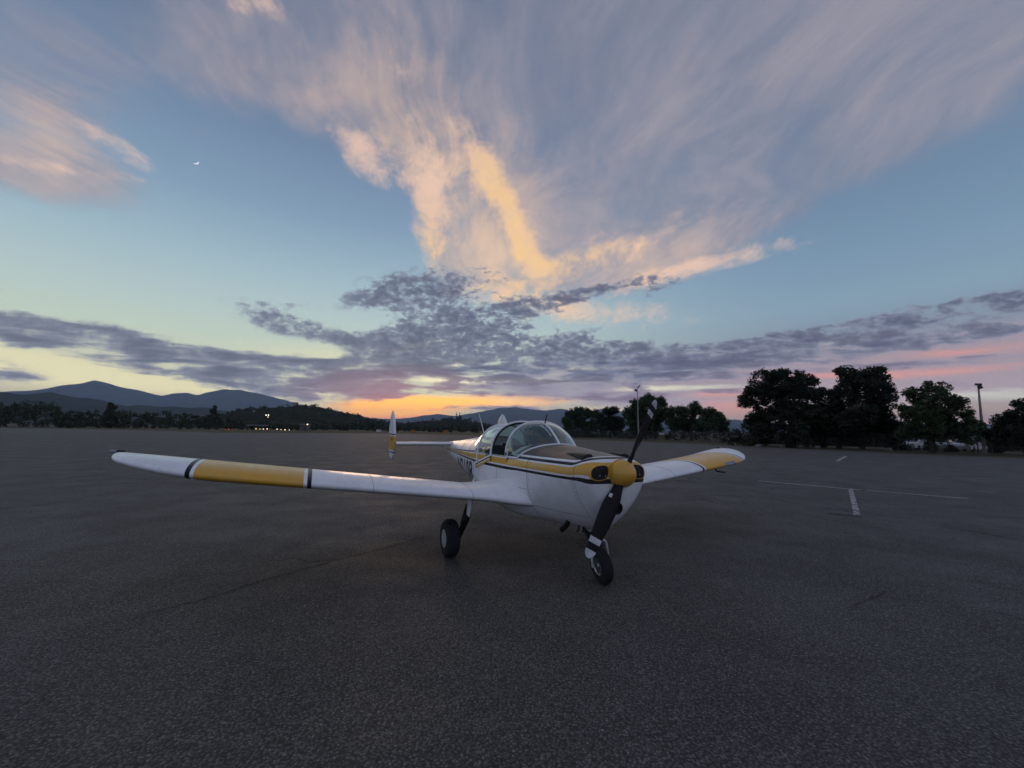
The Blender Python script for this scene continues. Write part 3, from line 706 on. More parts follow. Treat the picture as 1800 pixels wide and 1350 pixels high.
# the far wood reads as one mass
def far_wood(name, top, rng0, rng1, n, seed, leaf, per):
    rnd = random.Random(seed); C, Rr = [], []
    us = [t[0] for t in top]; vs = [t[1] for t in top]
    for k in range(n):
        u = us[0] + (us[-1] - us[0]) * (k + rnd.random()) / n
        rg = rnd.uniform(rng0, rng1); vt = float(np.interp(u, us, vs)) + rnd.uniform(-2, 9)
        p = at_range(u, vt, rg); h = max(2.5, p.z); rad = rnd.uniform(0.26, 0.42) * h
        for j in range(9):
            f = rnd.random()
            C.append((p.x + rnd.gauss(0, rad * 0.55 * (1.1 - 0.7 * f)), p.y + rnd.gauss(0, rad * 0.55), h * (0.06 + 0.86 * f))); Rr.append(rad * rnd.uniform(0.35, 0.6))
    me = leaf_mesh(name, C, Rr, [per] * len(C), leaf, M['wood_far'], seed)
    return tag(link(name, me), 'dark far-off wood along the edge of the airfield', 'wood', kind='stuff')
far_wood('treeline', [(-120, 700), (0, 706), (30, 703), (60, 699), (85, 708), (110, 717), (150, 719), (180, 722), (220, 720), (260, 723), (300, 725), (340, 724), (380, 730), (420, 738), (480, 744), (560, 744), (640, 738), (700, 742), (760, 746), (830, 746), (900, 748), (985, 748)], 250, 330, 150, 71, 0.42, 46)
def hill_wood(name, tops, rng, n, seed, leaf, per):
    rnd = random.Random(seed); C, Rr = [], []
    us = [t[0] for t in tops]; vs = [t[1] for t in tops]
    for k in range(n):
        u = rnd.uniform(us[0], us[-1]); vt = float(np.interp(u, us, vs)); f = rnd.random() ** 1.2
        v = vt + 4 + (752 - vt) * f; rg = rng * (1 - 0.36 * f)
        p = at_range(u, v, rg); r = rnd.uniform(2.2, 4.6)
        for j in range(3):
            C.append((p.x + rnd.gauss(0, r * .5), p.y + rnd.gauss(0, r * .5), p.z - 1 + rnd.uniform(0, r * 1.3))); Rr.append(r * rnd.uniform(0.5, 0.8))
    me = leaf_mesh(name, C, Rr, [per] * len(C), leaf, M['wood_far'], seed)
    return tag(link(name, me), 'dense dark wood covering the low hill', 'wood', kind='stuff')
hill_wood('hill_wood', HILL_A, 770, 620, 73, 0.95, 22)
hill_wood('hill_wood', HILL_B, 890, 420, 74, 1.0, 22)
tree('conifer', 'twin dark conifers standing on the low hill left of the whip aerial', (805, 744), [(802.5, 726, 0.5), (808, 726.5, 0.5), (802.5, 728.5, 0.9), (808, 729, 0.9), (802.5, 731.5, 1.3), (808.5, 732, 1.3), (803, 735, 1.7), (808, 736, 1.8)], 760, 0.5, 26, M['wood_far'], 33, trunk_r=0.3, rsub=0.7)

# ------------------------------------------------------------------ lamp posts
M['pole'] = plain('galvanised_pole', (0.40, 0.38, 0.34), 0.6, 0.3, 0.35, 3)
M['housing'] = plain('lamp_housing', (0.020, 0.020, 0.022), 0.55)
def lamp_post(label, base, top, rng_m, r0, r1, heads):
    g = at_range(*base, rng_m); t = at_range(*top, rng_m); g = Vector((g.x, g.y, -0.03)); root = empty('lamp_post', g)
    d = t - g
    p = MB(); p.tube([(0, 0, 0), d * 0.5, d], [r0, (r0 + r1) / 2, r1], 12); p.build('pole', M['pole'], root, 60)
    f = MB(); f.lathe([(0, r0 * 2.2), (0.05, r0 * 2.2), (0.06, r0 * 1.1)], (0, 0, 0), (0, 0, 1), 12); f.build('foot', M['pole'], root, 40)
    px = rng_m / FPX
    rt = Vector((g.y, -g.x, 0)).normalized()
    for (du, dv, w, h, ang) in heads:
        c = d + rt * (du * px) + Vector((0, 0, -dv * px)); hb = MB()
        a = Vector((math.cos(R(ang)), 0, math.sin(R(ang)))); ax = rt * a.x + Vector((0, 0, a.z)); nz = rt * -a.z + Vector((0, 0, a.x)); fy = Vector((g.x, g.y, 0)).normalized()
        vs = []
        for sx_, sy_, sz_ in ((-1, -1, -1), (1, -1, -1), (1, 1, -1), (-1, 1, -1), (-.8, -.7, 1), (.8, -.7, 1), (.8, .7, 1), (-.8, .7, 1)):
            vs.append(c + ax * (sx_ * w * px / 2) + fy * (sy_ * 0.16) + nz * (sz_ * h * px / 2))
        hb.add(vs, [(0, 3, 2, 1), (4, 5, 6, 7), (0, 1, 5, 4), (1, 2, 6, 5), (2, 3, 7, 6), (3, 0, 4, 7)])
        hb.tube([d - Vector((0, 0, 0.25)), c], 0.03, 6); hb.build('lamp_head', M['housing'], root)
    tag(root, label, 'lamp post', 'lamp posts on the right'); return root
lamp_post('slim grey lamp post with two heads behind the propeller', (1122.6, 772), (1120.4, 681), 86, 0.13, 0.07, ((2.6, -1.5, 5.5, 1.6, 40), (-2.6, 5.0, 5.2, 3.0, -35)))
lamp_post('leaning pale lamp post with one boxy head near the right edge', (1731, 797.5), (1719.5, 678), 63, 0.16, 0.07, ((0.2, -1.5, 6.4, 2.4, -4), (1.2, 1.8, 4.4, 3.8, 25)))

# ------------------------------------------------------------------ chain-link fence
M['wire'] = plain('fence_wire', (0.10, 0.10, 0.10), 0.6, 0.5, 0.3, 2)
def fence():
    e0, e1 = EDGE[6], EDGE[12]
    d = (e1 - e0).normalized(); out = Vector((-d.y, d.x, 0))
    if out.dot(e0) < 0: out = -out
    a = e0 - d * 45 + out * 8.5; b = e1 + d * 30 + out * 8.5; L = (b - a).length; n = int(L / 3.05)
    root = empty('chain_link_fence', (a.x, a.y, -0.03)); loc = lambda s_, z: (b - a) * (s_ / L) + Vector((0, 0, z)); Hh = 1.85
    pm = MB(); pm.tube([(0, 0, 0), (0, 0, Hh + 0.06)], 0.032, 6); me = pm.mesh('post', [M['wire']])
    for k in range(n + 1):
        o = link('post', me, root); o.location = loc(L * k / n, 0)
    r = MB(); r.tube([loc(0, Hh), loc(L, Hh)], 0.024, 6); r.build('top_rail', M['wire'], root)
    r = MB(); r.tube([loc(0, 0.08), loc(L, 0.08)], 0.012, 4); r.build('bottom_wire', M['wire'], root)
    w = MB(); step = 0.11; nn = int(L / step); t = 0.0032; o3 = out * 0.004
    for k in range(nn):
        for sg in (1, -1):
            s0 = k * step; s1 = s0 + sg * Hh
            z0, z1 = 0.05, Hh
            if s1 < 0 or s1 > L: continue
            p, q = loc(s0, z0), loc(s1, z1); nrm = Vector((0, 0, t))
            w.add([p - nrm + o3 * sg, p + nrm + o3 * sg, q + nrm + o3 * sg, q - nrm + o3 * sg], [(0, 1, 2, 3)])
    wo = w.build('wire_mesh', M['wire'], root); wo['kind'] = 'stuff'
    tag(root, 'long low chain-link fence running in front of the right trees', 'fence'); return root
fence()
def notice(name, label, u, v, rng_m, w, h, mat, post=True, group=None, z=None):
    c = at_range(u, v, rng_m); f = Vector((c.x, c.y, 0)).normalized(); rt = Vector((f.y, -f.x, 0)); px = rng_m / FPX * math.cos(math.atan2(c.x, c.y))
    root = empty(name, (c.x, c.y, -0.03), math.atan2(rt.y, rt.x)); ww, hh = w * px, h * px; cz = c.z + 0.03
    b = MB(); b.box(-ww / 2, ww / 2, -0.06, 0.06, cz - hh / 2, cz + hh / 2); b.build('board', mat, root)
    b = MB(); b.box(-ww / 2 - 0.03, ww / 2 + 0.03, -0.05, 0.05, cz - hh / 2 - 0.03, cz - hh / 2 - 0.002); b.box(-ww / 2 - 0.03, ww / 2 + 0.03, -0.05, 0.05, cz + hh / 2 + 0.002, cz + hh / 2 + 0.03); b.build('rim', M['pole'], root)
    if post:
        for s_ in (-0.35, 0.35):
            q = MB(); q.tube([(s_ * ww, 0, 0), (s_ * ww, 0, cz - hh / 2 - 0.03)], 0.03, 6); q.build('leg', M['pole'], root)
    return tag(root, label, 'sign', group)
M['orange'] = plain('sign_orange', (0.42, 0.16, 0.02), 0.6); M['signwhite'] = plain('sign_white', (0.55, 0.55, 0.53), 0.6)
notice('airfield_sign', 'orange airfield sign board, nearer the left tail fin', 726, 758.4, 150, 8.6, 4.6, M['orange'], group='signs on the far side of the apron')
notice('airfield_sign', 'orange airfield sign board, the one closer to the fuselage', 783.5, 759.0, 150, 8.8, 4.8, M['orange'], group='signs on the far side of the apron')
notice('airfield_sign', 'small pale sign board left of the left tail fin', 665.5, 757.2, 170, 8.6, 4.0, M['signwhite'], group='signs on the far side of the apron')
notice('fence_sign', 'white rectangular sign on the fence right of the propeller', 1163, 762.3, 80, 7.5, 2.6, M['signwhite'], post=False)

# ------------------------------------------------------------------ far airfield buildings and lit lamps
def emit_mat(name, c, s_):
    m, nt, b = new_mat(name); pset(b, base=(0.02, 0.02, 0.02), emit=c, emit_s=s_); return m
M['lampwarm'] = emit_mat('lit_lamp_warm', (1.0, 0.72, 0.42), 2.5); M['lampwhite'] = emit_mat('lit_lamp_white', (1.0, 0.93, 0.82), 2.5); M['lampred'] = emit_mat('lit_lamp_red', (1.0, 0.12, 0.04), 0.8); M['lampyel'] = emit_mat('lit_lamp_amber', (1.0, 0.62, 0.12), 1.2)
M['hut'] = plain('hut_wall', (0.14, 0.13, 0.12), 0.8); M['hutroof'] = plain('hut_roof', (0.05, 0.05, 0.055), 0.7)
def lamp_ball(mb, c, r, mat=0): mb.lathe([(-r, 0.0), (-r * .7, r * .7), (0, r), (r * .7, r * .7), (r, 0.0)], c, (0, 0, 1), 10, mat=mat, caps=False)
def small_lamp(label, u, v, rng_m, mat, r=0.22, group='lamps along the far taxiway'):
    c = at_range(u, v, rng_m); z = max(0.35, c.z); root = empty('taxiway_lamp', (c.x, c.y, -0.03))
    a = MB(); a.tube([(0, 0, 0), (0, 0, z - r)], 0.06, 6); a.build('stem', M['housing'], root)
    b = MB(); lamp_ball(b, (0, 0, z), r); b.build('bulb', mat, root, 60)
    return tag(root, label, 'lamp', group)
for (u, v, mt, r, lb) in ((396, 755.3, 'lampred', 0.22, 'leftmost red lamp left of the far hangar roof'), (402, 755.8, 'lampred', 0.28, 'middle red lamp left of the far hangar roof'), (408, 755.8, 'lampred', 0.24, 'rightmost red lamp left of the far hangar roof'),
        (450, 753.6, 'lampyel', 0.42, 'amber lamp under the far open hangar roof'), (457, 754.0, 'lampwhite', 0.18, 'small white lamp next right of the amber one'), (463, 754.0, 'lampwarm', 0.28, 'warm lamp below the floodlight mast, left of two'), (469.5, 753.8, 'lampwarm', 0.32, 'warm lamp below the floodlight mast, right of two'),
        (487, 754.3, 'lampwarm', 0.28, 'first lamp right of the floodlight mast'), (494, 755.0, 'lampwarm', 0.22, 'second lamp right of the floodlight mast'), (501, 755.4, 'lampwarm', 0.34, 'brightest lamp in the row right of the floodlight mast'), (508.5, 755.6, 'lampwhite', 0.2, 'last small lamp in the row before the hut')):
    small_lamp(lb, u, v, 235, M[mt], r * 0.75)
c = at_range(469, 756, 240); root = empty('floodlight_mast', (c.x, c.y, -0.03)); zt = at_range(469, 729.5, 240).z
a = MB(); a.tube([(0, 0, 0), (0, 0, zt + 0.3)], [0.16, 0.09], 8); a.build('pole', M['housing'], root)
a = MB(); a.box(-1.0, 1.0, -0.06, 0.06, zt - 0.5, zt - 0.4); a.build('crossbar', M['housing'], root)
for du in (-0.85, 0.35):
    a = MB(); lamp_ball(a, (du, -0.2, zt), 0.26); a.build('bulb', M['lampwhite'], root, 60)
a = MB(); lamp_ball(a, (0.25, -0.3, zt - 0.95), 0.2); a.build('bulb', M['lampwarm'], root, 60)
tag(root, 'tall floodlight mast with lit lamps far across the airfield', 'lamp post')
def hut(name, label, u, v0, v1, w_px, rng_m, open_sided=False):
    c = at_range(u, v1, rng_m); px = rng_m / FPX * math.cos(math.atan2(c.x, c.y)); w = w_px * px; h = (v1 - v0) * px
    root = empty(name, (c.x, c.y, -0.03), -math.atan2(c.x, c.y))
    if open_sided:
        for s_ in (-0.45, 0.0, 0.45):
            p = MB(); p.tube([(s_ * w, 0, 0), (s_ * w, 0, h)], 0.12, 6); p.build('column', M['hut'], root)
    else:
        p = MB(); p.box(-w / 2, w / 2, 0, 4, 0, h * 0.8); p.build('wall', M['hut'], root)
        p = MB(); p.box(-w * 0.12, w * 0.10, -0.03, 0.0, 0.0, h * 0.55); p.build('door', M['hutroof'], root)
    p = MB(); p.add([(-w / 2 - .4, -0.5, h * 0.8 + .01), (w / 2 + .4, -0.5, h * 0.8 + .01), (w / 2 + .4, 4.5, h * 0.8 + .01), (-w / 2 - .4, 4.5, h * 0.8 + .01), (-w / 2 - .3, 2, h), (w / 2 + .3, 2, h)], [(0, 1, 5, 4), (2, 3, 4, 5), (0, 4, 3), (1, 2, 5), (0, 3, 2, 1)]); p.build('roof', M['hutroof'], root)
    return tag(root, label, 'building')
ht = hut('airfield_hut', 'small grey hut with one lit wall lamp below the hill', 536, 743.5, 756, 16, 240)
a = MB(); lamp_ball(a, (1.0, -0.35, 3.3), 0.34); a.build('wall_lamp', M['lampwarm'], ht, 60)
hut('hangar_shelter', 'long low open shelter roof beside the floodlight mast', 453, 746.5, 756, 30, 246, True)
M['housewall'] = plain('house_wall', (0.34, 0.32, 0.29), 0.8); M['houseroof'] = plain('house_roof', (0.09, 0.075, 0.07), 0.8)
for (u, v, w, rg, lb) in ((382, 741, 5, 610, 'tiny pale house low on the left slope of the hill'), (398, 742, 4, 600, 'second tiny pale house low on the left slope'), (519, 710.5, 9, 772, 'pale flat house on top of the wooded hill'), (548, 727, 13, 700, 'long pale house half way up the right slope of the hill'), (545, 716.5, 5, 740, 'little pale house just right of the hilltop house'), (447, 724, 5, 715, 'little pale house on the left shoulder of the hill')):
    c = at_range(u, v, rg); px = rg / FPX * math.cos(math.atan2(c.x, c.y)); w = w * px
    rt_ = empty('hill_house', (c.x, c.y, c.z - 3.0), -math.atan2(c.x, c.y))
    p = MB(); p.box(-w / 2, w / 2, 0, 6, 0, 4.6); p.build('wall', M['housewall'], rt_)
    p = MB(); p.add([(-w / 2 - .4, -.5, 4.61), (w / 2 + .4, -.5, 4.61), (w / 2 + .4, 6.5, 4.61), (-w / 2 - .4, 6.5, 4.61), (-w / 2 - .3, 3, 6.4), (w / 2 + .3, 3, 6.4)], [(0, 1, 5, 4), (2, 3, 4, 5), (0, 4, 3), (1, 2, 5), (0, 3, 2, 1)]); p.build('roof', M['houseroof'], rt_)
    for j in (-0.25, 0.2):
        p = MB(); p.box(w * j - 0.5, w * j + 0.5, -0.05, 0.0, 1.6, 3.0); p.build('window', M['hole'], rt_)
    tag(rt_, lb, 'house', 'houses on the wooded hill')

# ------------------------------------------------------------------ parked cars and pale rocks behind the verge
M['carglass'] = plain('car_glass', (0.02, 0.025, 0.03), 0.08, 0, 0.2, 4)
def car(label, u, v, rng_m, col, yaw, length=4.5, hgt=1.45):
    g = at_range(u, v, rng_m); root = empty('parked_car', (g.x, g.y, -0.03), yaw)
    pm = paint('car_paint', col); L, Wd = length, 1.78
    prof = [(-0.50, 0.30), (-0.49, 0.62), (-0.44, 0.92), (-0.30, 0.97), (-0.17, 1.42), (0.12, hgt), (0.30, 0.98), (0.46, 0.82), (0.50, 0.60), (0.49, 0.28)]
    b = MB(); rows = []
    for y, k in ((-0.5, 0.0), (-0.47, 1.0), (0.0, 1.02), (0.47, 1.0), (0.5, 0.0)):
        rows.append([(x * L, (y * (1 - 0.20 * max(0, (z - 0.95) / 0.5))) * Wd, z - (0.03 if k == 0 else 0)) for x, z in prof])
    b.grid(rows); b.cap(rows[0]); b.cap(rows[-1], flip=True); b.build('body', pm, root, 35, fix=True)
    for s_ in (-1, 1):
        w = MB(); yy = lambda z: s_ * (0.5 * (1 - 0.20 * max(0, (z - 0.95) / 0.5)) * Wd + 0.012)
        w.add([(x * L, yy(z), z) for x, z in ((-0.27, 1.0), (-0.16, 1.36), (0.11, 1.37), (0.26, 1.0))], [(0, 1, 2, 3)]); w.build('side_window', M['carglass'], root)
    w = MB(); w.add([(0.292 * L, -0.72, 1.0), (0.292 * L, 0.72, 1.0), (0.135 * L, 0.66, 1.40), (0.135 * L, -0.66, 1.40)], [(0, 1, 2, 3)]); w.v = [(p[0] + 0.03, p[1], p[2] + 0.012) for p in w.v]; w.build('windscreen', M['carglass'], root)
    for x in (-0.31, 0.31):
        for s_ in (-1, 1):
            t = MB(); t.lathe([(-0.1, 0.2), (-0.1, 0.31), (0.1, 0.31), (0.1, 0.2), (0.09, 0.0)], (x * L, s_ * 0.80, 0.31), (0, s_, 0), 16); wh = t.build('wheel', M['rubber'], root, 40)
    for s_ in (-1, 1):
        h = MB(); h.box(0.487 * L, 0.497 * L + 0.03, s_ * 0.62 - 0.16, s_ * 0.62 + 0.16, 0.62, 0.74); h.build('headlight', M['lens'], root)
    return tag(root, label, 'car', 'cars parked behind the fence')
car('white parked car behind the fence under the ragged green tree', 1612, 789, 72, (0.55, 0.55, 0.55), R(200))
car('pale silver parked car between two bushes behind the fence', 1655, 790, 74, (0.28, 0.29, 0.30), R(215))
car('white parked car just left of the leaning lamp post', 1703, 791, 73, (0.40, 0.40, 0.40), R(205))
M['rock'] = plain('pale_rock', (0.30, 0.29, 0.26), 0.9, 0, 0.4, 3, bmp=0.8)
def rock(label, u, v, rng_m, s_, seed):
    g = at_range(u, v, rng_m); rnd = random.Random(seed)
    bm = bmesh.new(); bmesh.ops.create_icosphere(bm, subdivisions=2, radius=1)
    for q in bm.verts:
        k = 1 + rnd.uniform(-0.22, 0.22); q.co = Vector((q.co.x * k * s_, q.co.y * k * s_ * 0.8, max(-0.2, q.co.z * k * 0.75) * s_))
    me = bpy.data.meshes.new('boulder'); bm.to_mesh(me); bm.free(); me.materials.append(M['rock'])
    o = link('boulder', me); o.location = (g.x, g.y, 0.1 * s_); return tag(o, label, 'rock', 'pale rocks under the tall trees')
for k, (u, v, s_, lb) in enumerate(((1334, 781, 0.42, 'pale rock at the left foot of the tall trees'), (1376, 783, 0.40, 'pale rock, left of three under the left tall tree'), (1387, 785, 0.36, 'low pale rock, middle of three under the left tall tree'), (1401, 785, 0.42, 'pale rock, right of three under the left tall tree'), (1436, 786, 0.38, 'pale rock between the two tall trees'), (1562, 788, 0.34, 'little white rock right of the twin trunks'))):
    rock(lb, u, v, 64, s_, k)

# ------------------------------------------------------------------ crescent moon, far beyond the air
def moon():
    d = direction(344, 284); c = d * 60000; rad = 60000 * 4.2 / FPX / 1.25
    e1 = d.cross(Vector((0, 0, 1))).normalized(); e2 = e1.cross(d).normalized()      # right, up as seen
    lit = (e1 * 0.60 - e2 * 0.80).normalized(); ort = d.cross(lit).normalized()
    mb = MB(); rows = []
    for i in range(9):
        a = R(-62 + 62 * i / 8)                       # lune between the limb and the terminator
        rows.append([c + lit * (rad * math.cos(b) * math.cos(a)) - d * (rad * math.cos(b) * -math.sin(a)) * 0.9 + ort * (rad * math.sin(b)) for b in [R(-88 + 176 * k / 24) for k in range(25)]])
    mb.grid(rows)
    o = mb.build('moon', emit_mat('moon_glow', (0.86, 0.92, 1.0), 0.85), None, 60)  # emission stands in for sunlight on the crescent
    return tag(o, 'thin white crescent moon high in the left sky', 'moon')
moon()

# ------------------------------------------------------------------ air between here and the mountains
def haze(density):
    mb = MB(); mb.box(-17500, 17500, -16500, 17500, -40, HAZE_TOP)
    m = bpy.data.materials.new('haze_air'); m.use_nodes = True; nt = m.node_tree; nt.nodes.clear()
    v = nt.nodes.new('ShaderNodeVolumePrincipled'); v.inputs['Color'].default_value = (0.58, 0.76, 1.0, 1); v.inputs['Density'].default_value = density; v.inputs['Anisotropy'].default_value = 0.0
    o = nt.nodes.new('ShaderNodeOutputMaterial'); nt.links.new(v.outputs[0], o.inputs['Volume'])
    return tag(mb.build('haze', m), 'thin blue evening haze over the valley', 'haze', kind='stuff')
haze(HAZE_DENSITY)
# ------------------------------------------------------------------ the aircraft (x forward, y to its left, z up; origin under the nose wheel)
plane = empty('light_aircraft', (0.967, 4.55, 0.0), R(-64.62))
tag(plane, 'small white low-wing propeller plane with yellow and black stripes, canopy slid open', 'aircraft')

#       x     w     zb     zm    zt    n_up  n_lo
SEC = [(0.315, 0.255, 0.93, 1.14, 1.255, 2.4, 1.9), (0.300, 0.325, 0.84, 1.14, 1.275, 2.5, 1.8), (0.26, 0.372, 0.745, 1.14, 1.297, 2.6, 1.70), (0.20, 0.405, 0.665, 1.14, 1.312, 2.6, 1.62),
       (0.10, 0.432, 0.585, 1.14, 1.325, 2.5, 1.60), (-0.30, 0.475, 0.50, 1.14, 1.362, 2.3, 1.85), (-0.80, 0.503, 0.475, 1.13, 1.405, 2.15, 2.6),
       (-1.12, 0.515, 0.46, 1.12, 1.405, 2.15, 3.6), (-1.40, 0.52, 0.455, 1.12, 1.39, 2.15, 4.0), (-2.0, 0.52, 0.475, 1.12, 1.38, 2.15, 4.0), (-2.65, 0.478, 0.56, 1.10, 1.485, 2.3, 3.0),
       (-3.5, 0.370, 0.71, 1.08, 1.445, 2.2, 2.6), (-4.5, 0.225, 0.875, 1.09, 1.372, 2.1, 2.3), (-5.3, 0.105, 1.01, 1.12, 1.315, 2.0, 2.1), (-5.75, 0.035, 1.09, 1.16, 1.27, 2.0, 2.0), (-5.82, 0.012, 1.12, 1.16, 1.22, 2.0, 2.0)]
_sx = np.array([s[0] for s in SEC][::-1]); _sv = np.array([s[1:] for s in SEC][::-1])
def _pchip(x):
    """monotone cubic through the section table"""
    h = np.diff(_sx); d = np.diff(_sv, axis=0) / h[:, None]
    m = np.zeros_like(_sv); m[0], m[-1] = d[0], d[-1]
    for i in range(1, len(_sx) - 1):
        w1, w2 = 2 * h[i] + h[i - 1], h[i] + 2 * h[i - 1]
        ok = d[i - 1] * d[i] > 0
        m[i] = np.where(ok, (w1 + w2) / (w1 / np.where(ok, d[i - 1], 1) + w2 / np.where(ok, d[i], 1)), 0)
    x = min(max(x, _sx[0]), _sx[-1]); i = min(max(int(np.searchsorted(_sx, x)) - 1, 0), len(h) - 1)
    t = (x - _sx[i]) / h[i]
    return ((2 * t**3 - 3 * t**2 + 1) * _sv[i] + (t**3 - 2 * t**2 + t) * h[i] * m[i] + (-2 * t**3 + 3 * t**2) * _sv[i + 1] + (t**3 - t**2) * h[i] * m[i + 1])
def half_width(x, z):
    w, zb, zm, zt, nu, nl = _pchip(x)
    q, n = ((z - zm) / (zt - zm), nu) if z > zm else ((zm - z) / (zm - zb), nl)
    return w * max(0.0, 1 - min(1, abs(q)) ** n) ** (1 / n)
def deck_z(x, y):
    w, zb, zm, zt, nu, nl = _pchip(x)
    return zm + (zt - zm) * max(0.0, 1 - min(1, abs(y) / w) ** nu) ** (1 / nu)
def sec_pt(x, a, off=0.0):
    w, zb, zm, zt, nu, nl = _pchip(x)
    c, s_ = math.cos(a), math.sin(a); n = nu if s_ > 0 else nl
    return (x, (w + off) * math.copysign(abs(c) ** (2 / n), c), zm + ((zt - zm) if s_ > 0 else (zm - zb)) * math.copysign(abs(s_) ** (2 / n), s_) + off * s_)
def smooth01(a, b, x):
    t = min(1, max(0, (x - a) / (b - a))); return t * t * (3 - 2 * t)
def stripe_t(x, z):
    zl = 1.083 if x > -2.6 else 1.083 + (x + 2.6) / -2.6 * 0.055
    zu = 1.252 + 0.080 * smooth01(0.05, 0.26, x) * 1.1
    if x < -2.4: zu = 1.252 + (x + 2.4) / -2.8 * -0.085
    if x > 0.15: zl -= 0.02 * smooth01(0.15, 0.3, x)
    return (z - zl) / (zu - zl)
def add_attr(mb, panel_min=-1.16):
    mb.attr['stripe'] = [min(1.49, max(-0.49, stripe_t(p[0], p[2]))) for p in mb.v]
    mb.attr['panel'] = [1.0 if p[0] > panel_min else 0.0 for p in mb.v]
NA = 112
ANG = [2 * math.pi * k / NA for k in range(NA)]
def xs_between(a, b, n): return [a + (b - a) * i / (n - 1) for i in range(n)]

# nose bowl with two inlets laid on its skin
def nose_bowl():
    mb = MB()
    rows = [[sec_pt(x, a) for a in ANG] for x in [0.12, 0.16, 0.20, 0.24, 0.27, 0.29, 0.302, 0.31, 0.315]]
    mb.grid(rows, cu=True)
    # front face: shrink the last ring towards the shaft
    ring = rows[-1]; inner = []
    for k in range(1, 9):
        f = 1 - k / 8.6
        inner.append([(0.315 + 0.006 * math.sin(k / 8 * math.pi), p[1] * f, 1.15 + (p[2] - 1.15) * f) for p in ring])
    mb.grid([ring] + inner, cu=True); mb.cap(inner[-1])
    add_attr(mb)
    return mb.build('nose_bowl', M['stripes'], plane, 40, fix=True)
bowl = nose_bowl()
def nose_x(y, z):
    """how far forward the nose surface lies at (y, z)"""
    lo, hi = -0.2, 0.315
    if half_width(hi, z) >= abs(y) and SEC[0][2] < z < SEC[0][4]: return 0.318
    for _ in range(30):
        m = (lo + hi) / 2; w, zb, zm, zt, nu, nl = _pchip(m)
        if zb < z < zt and half_width(m, z) >= abs(y): lo = m
        else: hi = m
    return lo
def inlet(side):
    """black sheet on the nose skin for the shade in the intake mouth, flat towards the spinner, with a yellow lip"""
    n = 32
    def ring(s_, dx):
        out = []
        for k in range(n):
            a = 2 * math.pi * k / n; c, q = math.cos(a), math.sin(a)
            e = 0.62 if c < 0 else 0.95
            yy = 0.098 * math.copysign(abs(c) ** e, c) * s_; zz = 0.070 * math.copysign(abs(q) ** 0.8, q) * s_
            y = side * (0.243 + yy); z = 1.170 + zz - 0.010 * (yy / 0.09)
            out.append((nose_x(y, z) + dx, y, z))
        return out
    lip = MB(); lip.grid([ring(1.13, -0.002), ring(1.09, 0.010), ring(1.0, 0.012), ring(0.97, 0.004)], cu=True)
    lip.build('intake_lip', M['yellow'], bowl, 60)
    mb = MB(); rr = [ring(f, 0.005) for f in (0.985, 0.8, 0.6, 0.4, 0.2, 0.04)]
    mb.grid(rr, cu=True); mb.cap(rr[-1]); mb.build('intake_mouth_shade', M['hole'], bowl, 60)
    for j in range(6):                                  # cylinder fins and baffles glinting inside
        y = side * (0.18 + 0.023 * j); z0 = 1.125 + 0.008 * ((j * 7) % 4); fn = MB(); x = nose_x(y, z0) + 0.004
        fn.box(x, x + 0.006, min(y, y + side * 0.010), max(y, y + side * 0.010), z0, z0 + 0.022 + 0.02 * (j % 3)); fn.build('cylinder_fin', M['dark_metal'] if j % 3 else M['metal'], bowl)
for sd in (-1, 1): inlet(sd)

def cowling():
    mb = MB()
    mb.grid([[sec_pt(x, a) for a in ANG] for x in xs_between(0.116, -0.752, 34)], cu=True)
    add_attr(mb)
    return mb.build('cowling', M['stripes'], plane, 40, fix=True)
cowl = cowling()
for nm, x in (('cowl_seam', 0.118), ('cowl_seam', -0.7555)):
    mb = MB(); mb.grid([[sec_pt(x + d, a, -0.004) for a in ANG] for d in (-0.004, 0.004)], cu=True)
    mb.build(nm, M['hole'], cowl)
def scoop(y0):
    """long low scoop on the dark top of the cowl"""
    mb = MB(); rows = []
    for i in range(12):
        f = i / 11; x = -0.28 + 0.40 * f; w = 0.012 + 0.055 * f ** 0.7; h = 0.004 + 0.040 * f ** 0.8
        rows.append([(x, y0 + w * math.cos(a) * (1 if abs(math.cos(a)) < 1 else 1), deck_z(x, y0 + w * math.cos(a)) - 0.006 + h * max(0, math.sin(a)) ** 0.6) for a in [math.pi * k / 12 for k in range(13)]])
    mb.grid(rows)
    mb.cap(rows[-1], 1)
    return mb.build('air_scoop', [M['blade'], M['hole']], cowl, 50)
scoop(-0.255); scoop(0.255)
mb = MB(); mb.lathe([(0.0, 0.0), (0.0, 0.042), (0.05, 0.060), (0.085, 0.062), (0.095, 0.056), (0.088, 0.046), (0.06, 0.042), (0.055, 0.0)], (0.238, -0.035, 0.825), (1, 0, -0.12), 20)
mb.build('carburettor_intake', M['dark_metal'], cowl, 40)

